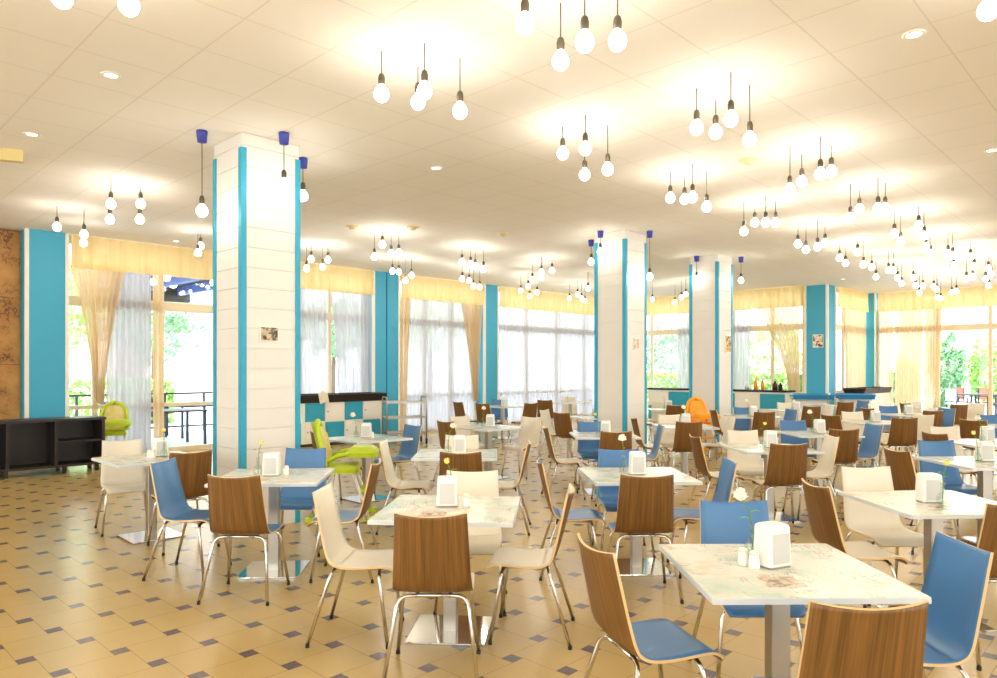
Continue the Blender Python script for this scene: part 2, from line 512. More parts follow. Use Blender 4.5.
pilaster(2.93, 3.55, .33, 'blue pilaster with white edge trim beside the map mural')
p2 = pilaster(9.88, 10.66, .33, 'blue pilaster with centre groove behind the steel trolley')
pilaster(6.45, 7.1, .33, 'blue pilaster hidden behind the broad column')
pilaster(13.55, 14.1, .33, 'narrow blue pilaster between two curtained windows')
b = MB(); b.box((.0, -.338, CEIL / 2), (.012, .02, CEIL - .01)); b.obj('groove', mat('groove_blue', (24, 112, 146), .6), p2)

# far pillar with a framed print, and the corner pilaster
root = empty('pilaster', uv(FU, SV, 0), UROT); tag(root, 'broad blue corner pillar with a small framed print', 'pilaster', kind='structure')
b = MB(); b.box((.3, .27, CEIL / 2), (.6, .58, CEIL - .002)); b.obj('panel', BLUE, root)
for x, y in ((.0, -.02), (.0, .56), (.6, -.02)):
    b = MB(); b.box((x, y, CEIL / 2), (.06, .06, CEIL - .002)); b.obj('trim', TRIMW, root)
root = empty('pilaster', uv(FU2 - .1, SV - .05, 0), UROT); tag(root, 'narrow blue pilaster in the far corner', 'pilaster', kind='structure')
b = MB(); b.box((-.05, -.05, CEIL / 2), (.34, .34, CEIL - .002)); b.obj('panel', BLUE, root)
for x, y in ((-.22, -.22), (.1, -.22)):
    b = MB(); b.box((x, y, CEIL / 2), (.05, .05, CEIL - .002)); b.obj('trim', TRIMW, root)


class Wall:
    """a wall line: a runs along it, d steps into the room"""
    def __init__(s, o, dirv, inn): s.o, s.d, s.i = o, dirv, inn; s.rot = math.atan2(dirv.y, dirv.x)

    def p(s, a, d=0.0, z=0.0):
        q = s.o + s.d * a + s.i * d; return Vector((q.x, q.y, z))


WL = Wall(VA * GV, UA, -VA)                       # a = u
WF = Wall(UA * (FU + .04), -VA, -UA)              # a = -v
WS = Wall(VA * (SV + .1), UA, -VA)                # step, a = u
WF2 = Wall(UA * (FU2 + .04), -VA, -UA)            # a = -v
WN = [0]


def window(W, a0, a1, posts, base=0.0, rail=.92, ceil=None):
    WN[0] += 1
    root = empty('window_%d' % WN[0], W.p((a0 + a1) / 2, 0, 0), W.rot); root['kind'] = 'structure'
    m = (a0 + a1) / 2; w = a1 - a0; CEIL = ceil or globals()['CEIL']
    b = MB(); d = .07
    for a in [a0 + .04, a1 - .04] + posts: b.box((a - m, 0, (CEIL + base) / 2), (.09, d, CEIL - base - .002))
    b.box((0, 0, 2.80), (w, d + .03, .17)); b.box((0, 0, CEIL - .06), (w, d, .12)); b.box((0, 0, base + .05), (w, d, .1))
    if rail: b.box((0, 0, rail), (w, d, .07))
    b.obj('window_frame', FRAME_M, root)
    xs = [a0 + .04] + sorted(posts) + [a1 - .04]
    for x0, x1 in zip(xs, xs[1:]):
        for z0, z1 in ((base + .1, 2.72), (2.88, CEIL - .12)):
            b = MB(); b.box(((x0 + x1) / 2 - m, 0, (z0 + z1) / 2), (x1 - x0 - .09, .008, z1 - z0)); b.obj('pane', GLASS, root)
    return root


window(WL, 3.55, 6.45, [4.05, 5.2])
window(WL, 7.1, 9.88, [8.15, 8.9])
window(WL, 10.66, 13.55, [11.7, 12.6])
window(WL, 14.1, FU + .1, [15.6, 17.0, 18.4])
window(WF, -14.1, -7.67, [-12.6, -11.2, -9.8, -8.6])
window(WS, 20.75, 23.7, [21.7], base=.9, rail=None)
window(WF2, -6.9, 0.0, [-5.25, -3.98, -2.6, -1.2], rail=None)
WBK = Wall(UA * (UB - .1), -VA, UA); WRT = Wall(VA * (VB - .1), UA, VA)  # unseen windows added behind the camera as daylight fill
for a0 in range(-13, 9, 4): window(WBK, a0, a0 + 4, [a0 + 2], base=.5, ceil=3.6, rail=None)
for a0 in range(-6, 22, 4): window(WRT, a0, a0 + 4, [a0 + 2], base=.5, ceil=3.6, rail=None)
slab('wall_far', [(FU2, VB), (FU2 + .2, VB), (FU2 + .2, 0), (FU2, 0)], 0, CEIL, WALLM)


# ------------------------------------------------------------------ curtains
def valance(W, a0, a1, label, z0=3.34, d=.37):
    b = MB(); n = max(12, int((a1 - a0) * 26)); ph = random.random() * 6
    def fn(s, t):
        a = a0 + (a1 - a0) * s
        w = sin(a * 23 + ph + 2 * sin(a * 3.1)) * .036 + sin(a * 51) * .012
        return W.p(a, d + w * (.35 + .65 * (1 - t)), z0 + (CEIL - .01 - z0) * t)
    b.grid(fn, n * 2, 6, uvs=True)
    o = b.obj('valance', VAL); tag(o, label, 'valance', 'peach valances above the windows'); return o


def drape(W, top, bot, d, zt, zb, m, label, name='curtain', pl=9, amp=.04, curve=1.6, grp=None):
    """pleated hanging; top/bot = (a0, a1) widths at zt and zb"""
    b = MB(); ph = random.random() * 6; n = pl * 8
    def fn(s, t):
        k = t ** curve
        a0 = bot[0] + (top[0] - bot[0]) * k; a1 = bot[1] + (top[1] - bot[1]) * k
        sq = min(1, (a1 - a0) / max(.01, top[1] - top[0]))
        w = sin(s * pl * 2 * pi + ph + .8 * sin(s * 7)) * amp * (1.25 - .25 * sq) + .012 * sin(s * 31 + t * 3)
        return W.p(a0 + (a1 - a0) * s, d + w, zb + (zt - zb) * t)
    b.grid(fn, n, 14, uvs=True)
    o = b.obj(name, m); tag(o, label, 'curtain', grp); return o


valance(WL, 3.58, 6.43, 'peach gathered valance above the glass door by the map mural')
valance(WL, 7.12, 9.86, 'peach gathered valance above the window behind the checkered counter')
valance(WL, 10.68, 13.53, 'peach gathered valance above the window behind the steel trolley')
valance(WL, 14.13, 19.3, 'long peach valance above the wide window of the corner')
valance(WF, -13.3, -7.56, 'peach valance on the far wall beyond the middle columns')
valance(WS, 20.68, 23.35, 'short peach valance in the recess between the blue pillars', d=.2)
valance(WF2, -6.75, 0.0, 'peach valance across the far wall by the hedge view')
ZT = 3.4
drape(WL, (3.60, 4.5), (3.98, 4.14), .24, ZT, 1.0, PEACH, 'peach voile tied back beside the blue pilaster and shelf cabinet', pl=7)
drape(WL, (4.22, 4.97), (4.2, 4.97), .12, ZT, .04, SHEER, 'white voile hanging behind the lime high chair', pl=8, amp=.03)
drape(WL, (5.0, 5.16), (5.0, 5.16), .14, ZT, .04, PEACH, 'narrow peach curtain edge beside the open glass door', pl=2, amp=.03)
drape(WL, (7.2, 8.72), (7.2, 8.72), .14, ZT, .9, SHEER, 'white voile behind the checkered counter', pl=13, amp=.03)
drape(WL, (8.75, 9.84), (8.95, 9.84), .26, ZT, .9, SHEER, 'second gathered voile beside the grooved blue pilaster', pl=9, amp=.035)
drape(WL, (10.7, 11.05), (10.7, 10.92), .25, ZT, .04, PEACH, 'peach drape at the trolley side of the window', pl=4)
drape(WL, (10.9, 13.4), (10.9, 13.4), .12, ZT, .04, SHEER, 'wide white voile behind the steel trolley', pl=20, amp=.03)
drape(WL, (12.75, 13.52), (13.2, 13.36), .25, ZT, .75, PEACH, 'peach drape tied back by the narrow blue pilaster', pl=7)
drape(WL, (14.15, 16.9), (14.15, 16.9), .12, ZT, .04, SHEER, 'white voile beside the narrow blue pilaster, wide window', pl=22, amp=.03)
drape(WL, (16.95, 19.4), (16.95, 19.4), .12, ZT, .04, SHEER, 'white voile of the wide window next to the middle column', pl=22, amp=.03)
drape(WF, (-11.6, -9.2), (-11.6, -9.2), .12, ZT, .9, SHEER, 'sheer voile above the blue bottle counter', pl=20, amp=.03)
drape(WF, (-9.0, -7.76), (-8.05, -7.76), .22, ZT, .95, PEACH, 'peach drape tied back beside the blue corner pillar', pl=9)
drape(WS, (21.6, 23.3), (21.6, 23.3), .1, ZT, .9, PEACH, 'peach voile in the recess above the dark tray counter', pl=9)
drape(WF2, (-6.95, -6.38), (-6.95, -6.38), .18, ZT, .04, PEACH, 'peach drape beside the far corner pilaster', pl=7)
drape(WF2, (-6.35, -5.6), (-6.35, -5.65), .12, ZT, .04, PEACH, 'peach voile across the middle of the far window', pl=11, amp=.03)
drape(WF2, (-5.56, -5.12), (-5.56, -5.17), .18, ZT, .04, PEACH, 'gathered peach drape edge framing the hedge view', pl=6)

# ------------------------------------------------------------------ outside
slab('terrace_floor', [(-12, GV + .06), (40, GV + .06), (40, 60), (-12, 60)], -.2, -.02, PAVE)
slab('terrace_floor', [(FU + .1, SV + .1), (40, SV + .1), (40, GV + .06), (FU + .1, GV + .06)], -.2, -.02, PAVE)
slab('terrace_floor', [(FU2 + .1, -25), (60, -25), (60, SV + .1), (FU2 + .1, SV + .1)], -.2, -.02, PAVE)
slab('terrace_roof', [(5.05, GV + .25), (7.6, GV + .25), (7.6, 18.8), (5.05, 18.8)], 3.7, 3.86, ROOFD)
for i, a in enumerate((5.3, 6.3, 7.3)):
    b = MB(); b.box((0, 0, 0), (.14, 4.3, .2)); struct(b, 'terrace_beam', BEAMB, None, uv(a, GV + 2.45, 3.59), UROT)
b = MB(); b.box((0, 0, 0), (2.5, .16, .35)); struct(b, 'terrace_beam', ROOFD, None, uv(6.32, 18.6, 3.5), UROT)
for k, (a, vv) in enumerate(((5.6, 15.2), (5.9, 16.4), (5.8, 15.4), (6.4, 16.6), (6.9, 15.6))):  # glowing globes outside imitate the room bulbs reflected in the glass
    b = MB(); b.tube([(0, 0, 0), (0, 0, -.1)], .012); b.lathe([(.001, -.25), (.06, -.23), (.085, -.17), (.06, -.11), (.001, -.09)], 12)
    o = b.obj('bulb_reflection_globe', BULB_M if False else SPOT_M, None, uv(a, vv, 3.7))
    tag(o, 'white globe standing in for a bulb reflection, ' + ('beside the door frame', 'behind the middle of the door', 'highest one close to the glass', 'deepest one under the roof', 'beside the broad column edge')[k], 'bulb reflection', 'globes standing in for bulb reflections')


def foliage(name, c, rad, n, m, label, cat, kind=None, trunk=None, leaf=.16):
    """a crown of many small bent leaves on a lumpy volume"""
    b = MB(); rnd = random.Random(hash(label) % 9999 if False else len(label) * 31 + int(c[0] * 10))
    for _ in range(n):
        th = rnd.uniform(0, 2 * pi); zz = rnd.uniform(-1, 1); rr = math.sqrt(1 - zz * zz)
        d = Vector((rr * cos(th), rr * sin(th), zz))
        k = (.72 + .5 * noise.noise(d * 2.3 + Vector(c))) * rnd.uniform(.62, 1.0) ** .5
        p = Vector((d.x * rad[0] * k, d.y * rad[1] * k, d.z * rad[2] * k))
        a = Vector((rnd.gauss(0, 1), rnd.gauss(0, 1), rnd.gauss(0, 1))).normalized()
        t = a.orthogonal().normalized(); s = leaf * rnd.uniform(.6, 1.3)
        q = a.cross(t)
        b.add([p - t * s, p + q * s * .45 + a * s * .12, p + t * s, p - q * s * .45 + a * s * .12], [(0, 1, 2, 3)])
    if trunk is None:
        o = b.obj(name, m, None, c); tag(o, label, cat, kind=kind); return o
    root = empty(name, (c[0], c[1], -.02)); tag(root, label, cat)
    b.obj('crown', m, root, (0, 0, c[2] + .02))
    t = MB(); t.tube([(0, 0, 0), (.05, 0, c[2] * .5), (0, .05, c[2])], [.14, .11, .06]); t.obj('trunk', BARK, root)
    return root


for i, (u, v, r, h) in enumerate(((.5, 30, 1.9, 3.6), (4.2, 32.5, 1.9, 3.6), (7.6, 31, 1.9, 3.9), (11.5, 32, 2.0, 3.6), (15.3, 29.6, 1.9, 4.0), (20.2, 31.6, 1.9, 3.8), (24.5, 29, 2.1, 4.2))):
    p = uv(u, v, h)
    foliage('tree', p, (r * 1.15, r * 1.15, r * 1.1), 2600, LEAF_B if i % 2 else LEAF_A, ('pale tree seen through the glass door', 'tree in the gap beside the first column', 'tree behind the plank column window', 'tree beyond the voile behind the counter', 'tree beyond the trolley window', 'tree beyond the wide corner window', 'tree beyond the middle column')[i], 'tree', trunk=True, leaf=.13)
for i, (x, y, r, h) in enumerate(((21.8, 31.5, 1.15, 2.1), (19.3, 30.5, .9, 2.2), (25.6, 34.5, 1.4, 2.4), (8.0, 33, 2.2, 2.6), (13.4, 35, 2.4, 2.8), (17.2, 30.0, .7, 1.4), (23.9, 31.6, .7, 1.4))):
    foliage('bush', (x, y, h * .68), (r, r, h * .95), 2400, LEAF_A if i % 2 == 0 else LEAF_B, ('conical bright bush in the hedge view', 'slim conifer at the curtain edge', 'tall conifer bush at the far window', 'leafy bush seen between the columns', 'leafy bush seen above the bottle counter', 'low bush at the curtain foot outside', 'small round bush between the conifers')[i], 'bush', leaf=.12)
for i, (u0, v0, lu, lv, h, lab) in enumerate(((27.5, -2, .9, 9.0, 1.3, 'clipped green hedge outside the far window'), (4.5, 22.5, 8, .9, 1.25, 'clipped green hedge beyond the glass door'), (22.4, 12, .9, 7, 1.4, 'clipped hedge outside the far wall window'))):
    b = MB(); rnd = random.Random(i + 5)
    for _ in range(5200):
        p = Vector((rnd.uniform(-lu / 2, lu / 2), rnd.uniform(-lv / 2, lv / 2), rnd.uniform(0, h)))
        if rnd.random() < .7:
            ax = rnd.choice((0, 1, 2)); p[ax] = [rnd.choice((-1, 1)) * lu / 2, rnd.choice((-1, 1)) * lv / 2, h][ax] + rnd.uniform(-.06, .06)
        a = Vector((rnd.gauss(0, 1), rnd.gauss(0, 1), rnd.gauss(0, 1))).normalized(); t = a.orthogonal().normalized(); q = a.cross(t); s = rnd.uniform(.07, .13)
        b.add([p - t * s, p + q * s * .5, p + t * s, p - q * s * .5], [(0, 1, 2, 3)])
    o = b.obj('hedge', LEAF_B if i == 0 else LEAF_A, None, uv(u0, v0, -.02), UROT); tag(o, lab, 'hedge')
# pale houses beyond
for i, (u, v, w, d, h, lab) in enumerate(((7, 44, 12, 5, 7, 'pale house far beyond the glass door'), (19, 44, 9, 5, 8, 'pale house far beyond the wide window'), (52, 8, 5, 10, 5.5, 'pale house beyond the hedge'))):
    root = empty('house', uv(u, v, -.02), UROT); tag(root, lab, 'house')
    b = MB(); b.box((0, 0, h / 2), (w, d, h)); b.obj('house_body', HOUSE, root)
    b = MB(); b.box((0, 0, h + .15), (w + .8, d + .8, .3)); b.obj('roof', mat('roof_%d' % i, (214, 150, 120), .8), root)
    for k in range(int(w // 2)):
        b = MB(); b.box((-w / 2 + 1 + 2 * k, -d / 2 - .01, h * .55), (.9, .06, 1.3)); b.obj('window', mat('far_glass_%d_%d' % (i, k), (150, 160, 170), .3), root)


def out_table(loc, rz, label, w=.9, h=.74, top=DARKMET):
    root = empty('terrace_table', loc, rz); tag(root, label, 'table')
    b = MB(); b.box((0, 0, h), (w, w, .035)); b.obj('tabletop', top, root)
    for sx in (-1, 1):
        for sy in (-1, 1):
            b = MB(); b.box((sx * (w / 2 - .04), sy * (w / 2 - .04), h / 2), (.045, .045, h)); b.obj('leg', DARKMET, root)
    return root


def out_chair(loc, rz, label, m=DARKMET):
    root = empty('terrace_chair', loc, rz); tag(root, label, 'chair')
    b = MB(); b.box((0, 0, .44), (.46, .46, .05)); b.obj('seat', m, root)
    b = MB(); b.box((0, -.22, .74), (.46, .04, .42)); b.obj('backrest', m, root)
    for sx in (-1, 1):
        for sy in (-1, 1):
            b = MB(); hh = .95 if sy < 0 else .64
            b.box((sx * .22, sy * .21, hh / 2), (.035, .035, hh)); b.obj('leg', DARKMET, root)
        b = MB(); b.box((sx * .22, 0, .65), (.04, .46, .03)); b.obj('armrest', DARKMET, root)
    return root


GT = -.02
out_table(uv(6.0, 15.5, GT), UROT, 'dark metal terrace table just outside the glass door', 1.0)
out_table(uv(7.2, 17.4, GT), UROT, 'dark metal terrace table further out under the roof', 1.0)
out_chair(uv(5.1, 16.2, GT), UROT - 1.2, 'dark metal terrace chair outside the glass door')
out_chair(uv(6.0, 16.75, GT), UROT + 3.1, 'dark metal terrace chair between two terrace tables')
# glass balustrade beyond the door
root = empty('terrace_railing', uv(5, 18.7, GT), UROT); tag(root, 'dark metal railing along the terrace beyond the glass door', 'railing')
b = MB(); b.box((0, 0, 1.0), (8, .05, .05)); b.box((0, 0, .15), (8, .04, .04)); b.obj('rail', DARKMET, root)
for k in range(9):
    b = MB(); b.box((-4 + k, 0, .5), (.05, .05, 1.0)); b.obj('post', DARKMET, root)
# right-hand terrace furniture
out_table((16.75, 25.0, GT), .1, 'dark terrace table in front of the hedge', 1.0)
out_table((18.6, 25.2, GT), .1, 'dark terrace table at the far window edge', 1.0)
out_chair((15.9, 24.6, GT), -1.4, 'dark terrace chair with pale cushion by the curtain', SAGE)
out_chair((16.9, 25.9, GT), 3.1, 'terracotta terrace chair behind the dark table', RATTAN)
out_chair((17.7, 25.6, GT), 3.3, 'terracotta terrace chair beside the window post', RATTAN)
out_chair((17.0, 24.1, GT), .2, 'dark terrace chair in front of the dark table')

# ------------------------------------------------------------------ furniture prototypes
CURVE = [(-.262, .870), (-.243, .79), (-.213, .67), (-.186, .57), (-.166, .508), (-.140, .468), (-.095, .446), (-.03, .440), (.06, .443), (.14, .450), (.195, .449), (.232, .432), (.25, .408)]
PROF = catmull([(0, a, b) for a, b in CURVE], 3)
WID = [.181, .184, .190, .196, .201, .204, .206, .207, .206, .204, .200, .192, .176]
LAT = [.030, .028, .024, .020, .017, .014, .012, .011, .010, .008, .006, .003, .002]
SPLIT = 6 * 3


def lerp_list(L, f):
    i = min(int(f), len(L) - 2); return L[i] + (L[i + 1] - L[i]) * (f - i)


def shell(r0, r1, name, mats):
    b = MB(); nt = 10; th = .012; rows = list(range(r0, r1 + 1)); n = len(rows)
    inn, out = [], []; s = 0
    for r in rows:
        p = PROF[r]; q0 = PROF[max(r - 1, 0)]; q1 = PROF[min(r + 1, len(PROF) - 1)]
        t = (q1 - q0).normalized(); nr = Vector((0, -t.z, t.y)); f = r / 3
        w = lerp_list(WID, f); la = lerp_list(LAT, f)
        if r: s += (p - PROF[r - 1]).length
        for k in range(nt + 1):
            x = -1 + 2 * k / nt
            dz = -.010 * (1 - x * x) if r == 0 else 0
            c = p + nr * (la * x * x) + Vector((x * w, 0, dz))
            inn.append(c); out.append(c - nr * th)
    N = nt + 1
    for i in range(n):
        for k in range(N):
            b.uvs[i * N + k] = (k / nt * .4, rows[i] * .03); b.uvs[n * N + i * N + k] = (k / nt * .4, rows[i] * .03)
    V = inn + out; o = n * N
    fi = [(i * N + k, (i + 1) * N + k, (i + 1) * N + k + 1, i * N + k + 1) for i in range(n - 1) for k in range(nt)]
    fo = [(o + i * N + k, o + i * N + k + 1, o + (i + 1) * N + k + 1, o + (i + 1) * N + k) for i in range(n - 1) for k in range(nt)]
    b.add(V, fi, 0, True)
    for f in fo: b.f.append(f); b.mi.append(1); b.sm.append(True)
    ed = [(i * N, o + i * N, o + (i + 1) * N, (i + 1) * N) for i in range(n - 1)] + [(i * N + nt, (i + 1) * N + nt, o + (i + 1) * N + nt, o + i * N + nt) for i in range(n - 1)]
    ends = []
    ends += [(k, k + 1, o + k + 1, o + k) for k in range(nt)]
    e = (n - 1) * N; ends += [(e + k, o + e + k, o + e + k + 1, e + k + 1) for k in range(nt)]
    for f in ed + ends: b.f.append(f); b.mi.append(2); b.sm.append(False)
    return b.mesh(name, mats)


def bend(p0, p1, p2, r, n=5):
    """polyline p0-p1-p2 with a rounded corner"""
    p0, p1, p2 = map(Vector, (p0, p1, p2)); a = p1 + (p0 - p1).normalized() * r; c = p1 + (p2 - p1).normalized() * r
    return [p0] + [a * (1 - t) ** 2 + p1 * 2 * t * (1 - t) + c * t * t for t in [k / n for k in range(n + 1)]] + [p2]


LEGR = .0105


def leg_mesh(sx, front):
    b = MB(); y0, y1 = (.135, .205) if front else (-.115, -.255)
    x1 = .225 if front else .235
    zt = .414 if front else .427
    b.tube(bend((sx * .085, y0, zt), (sx * .178, y0 + (y1 - y0) * .1, zt), (sx * x1, y1, .012), .06), LEGR, 8)
    return b.mesh('leg', CHROME)


LEGM = [leg_mesh(sx, fr) for fr in (True, False) for sx in (-1, 1)]
b = MB()
for sx in (-1, 1): b.tube([(sx * .085, -.122, .427), (sx * .085, -.05, .416), (sx * .085, .145, .414)], LEGR, 8)
b.tube([(-.085, -.115, .427), (.085, -.115, .427)], LEGR, 8); b.tube([(-.085, .145, .414), (.085, .145, .414)], LEGR, 8)
FRM = b.mesh('seat_frame', CHROME)
b = MB(); b.lathe([(.0118, 0), (.0118, .02), (.009, .023)], 8); CAPM = b.mesh('foot_cap', BLACKR)


def link(name, me, parent=None, loc=(0, 0, 0)):
    o = bpy.data.objects.new(name, me); COL.objects.link(o); o.location = loc
    if parent: o.parent = parent
    return o


def make_chair(front):
    root = empty('dining_chair')
    sm = [front, WOOD, PLY]
    link('seat', shell(SPLIT, len(PROF) - 1, 'seat', sm), root)
    link('backrest', shell(0, SPLIT, 'backrest', sm), root)
    link('seat_frame', FRM, root)
    for me, (x, y) in zip(LEGM, ((-.225, .205), (.225, .205), (-.235, -.255), (.235, -.255))):
        l = link('leg', me, root); link('foot_cap', CAPM, l, (x, y, 0))
    return root


PROTO = {'B': make_chair(BLUE_SEAT), 'W': make_chair(WHITE_SEAT)}
used = set()


def instance(proto, key, loc, rz):
    o = proto if key not in used else copy_tree(proto)
    used.add(key); o.location = loc; o.rotation_euler = (0, 0, rz); return o


def chair(x, y, face, col, label):
    """(x, y) = centre of the top edge of the backrest, face = direction the sitter looks, degrees (0 = +X, 90 = away)"""
    a = R(face); c = Vector((x + cos(a) * .262, y + sin(a) * .262, 0)); fw = Vector((cos(a), sin(a), 0)); sd = Vector((sin(a), -cos(a), 0))
    for _ in range(24):
        hit = False
        for tx, ty, tr in TABLES.values():
            for q in (-.225, -.15, 0, .15, .225):
                for e in (.205, .25):
                    if e == .205 and abs(q) < .2: continue
                    if e == .25 and abs(q) > .2: continue
                    p = c + fw * e + sd * q - Vector((tx, ty, 0)); lx = p.x * cos(tr) + p.y * sin(tr); ly = -p.x * sin(tr) + p.y * cos(tr)
                    lim = .25 if e == .205 else .06
                    if abs(lx) < lim and abs(ly) < lim: hit = True
        if not hit: break
        c -= fw * .012
    o = instance(PROTO[col], col, c, a - pi / 2)
    tag(o, label, 'chair', 'plywood dining chairs'); return o


def make_table():
    root = empty('dining_table')
    S = .81
    b = MB(); h = S / 2
    b.rbox((0, 0, .7375), (S, S, .025), .006)
    me = b.mesh('tabletop', [PRINT, TOP_EDGE])
    for p in me.polygons: p.material_index = 0 if p.normal.z > .9 else 1
    link('tabletop', me, root)
    b = MB(); b.rbox((0, 0, .37), (.08, .08, .715), .006); b.obj('pole', STEEL, root)
    b = MB(); b.box((0, 0, .719), (.34, .05, .012)); b.box((0, 0, .719), (.05, .34, .012)); b.obj('mounting_plate', DARKMET, root)
    b = MB(); b.rbox((0, 0, .008), (.47, .47, .014), .004); b.obj('base_plate', MIRROR, root)
    return root


TP = make_table()
TABLES = {}

# phrases are used in the labels of all that belongs to a table
TAB = [  # key, x, y, rot, phrase
    ('t1', 1.18, 3.0, 1, 'the frontmost map-print table'),
    ('t2', -.29, 4.30, -5, 'the map-print table ringed by white chairs'),
    ('t3', 1.10, 5.67, 3, 'the map-print table ringed by blue chairs'),
    ('t4', 2.76, 4.50, 3, 'the plain white table behind the frontmost one'),
    ('t5', -1.77, 5.60, 4, 'the table beside the broad plank column'),
    ('t6', -3.30, 6.74, 45, 'the diagonal table near the dark shelf cabinet'),
    ('t7', -1.62, 8.70, 45, 'the diagonal table before the checkered counter'),
    ('t8', -.15, 10.4, 45, 'the third table down the centre aisle'),
    ('t9', -.42, 7.07, 0, 'the second table down the centre aisle'),
    ('t10', .10, 16.4, 45, 'the table under the narrow blue pilaster'),
    ('t11', 1.75, 12.6, 20, 'the table at the foot of the middle column'),
    ('t12', 1.36, 9.15, 0, 'the table before the middle column'),
    ('t13', 1.84, 18.2, 10, 'the small-looking table by the corner voile'),
    ('t15', 2.90, 7.60, 2, 'the table with white chair behind its dispenser'),
    ('t16', 4.22, 9.35, 0, 'the table in line with the corner pillar'),
    ('t17', 4.62, 12.9, 0, 'the table before the bottle counter'),
    ('t18', 2.78, 10.6, 0, 'the table in front of the orange high chair'),
    ('t19', 7.68, 13.3, 3, 'the table below the far peach drapes'),
    ('t21', 6.05, 11.4, 0, 'the table between corner pillar and far drapes'),
    ('t22', 5.65, 8.20, 0, 'the table at the edge behind the blue chair'),
    ('t23', 4.42, 6.45, 2, 'the white table second from the front edge'),
    ('t24', 7.75, 10.6, 0, 'the table nearest the hedge window'),
    ('t26', 9.60, 15.5, 0, 'the table by the hedge window curtain'),
    ('t27', 6.20, 14.8, 0, 'the table before the blue-rimmed buffet'),
    ('t28', 7.75, 16.55, 0, 'the table before the dark tray counter'),
    ('t29', 3.62, 15.15, 0, 'the table seen between the two slim columns'),
]
PH = {}
for k, x, y, r, ph in TAB:
    o = instance(TP, 'table', (x, y, 0), R(r)); PH[k] = ph
    noun = ph.split(' ', 1)[1]
    tag(o, 'square pedestal table with steel base: ' + noun, 'table', 'square dining tables')
    TABLES[k] = (x, y, R(r))

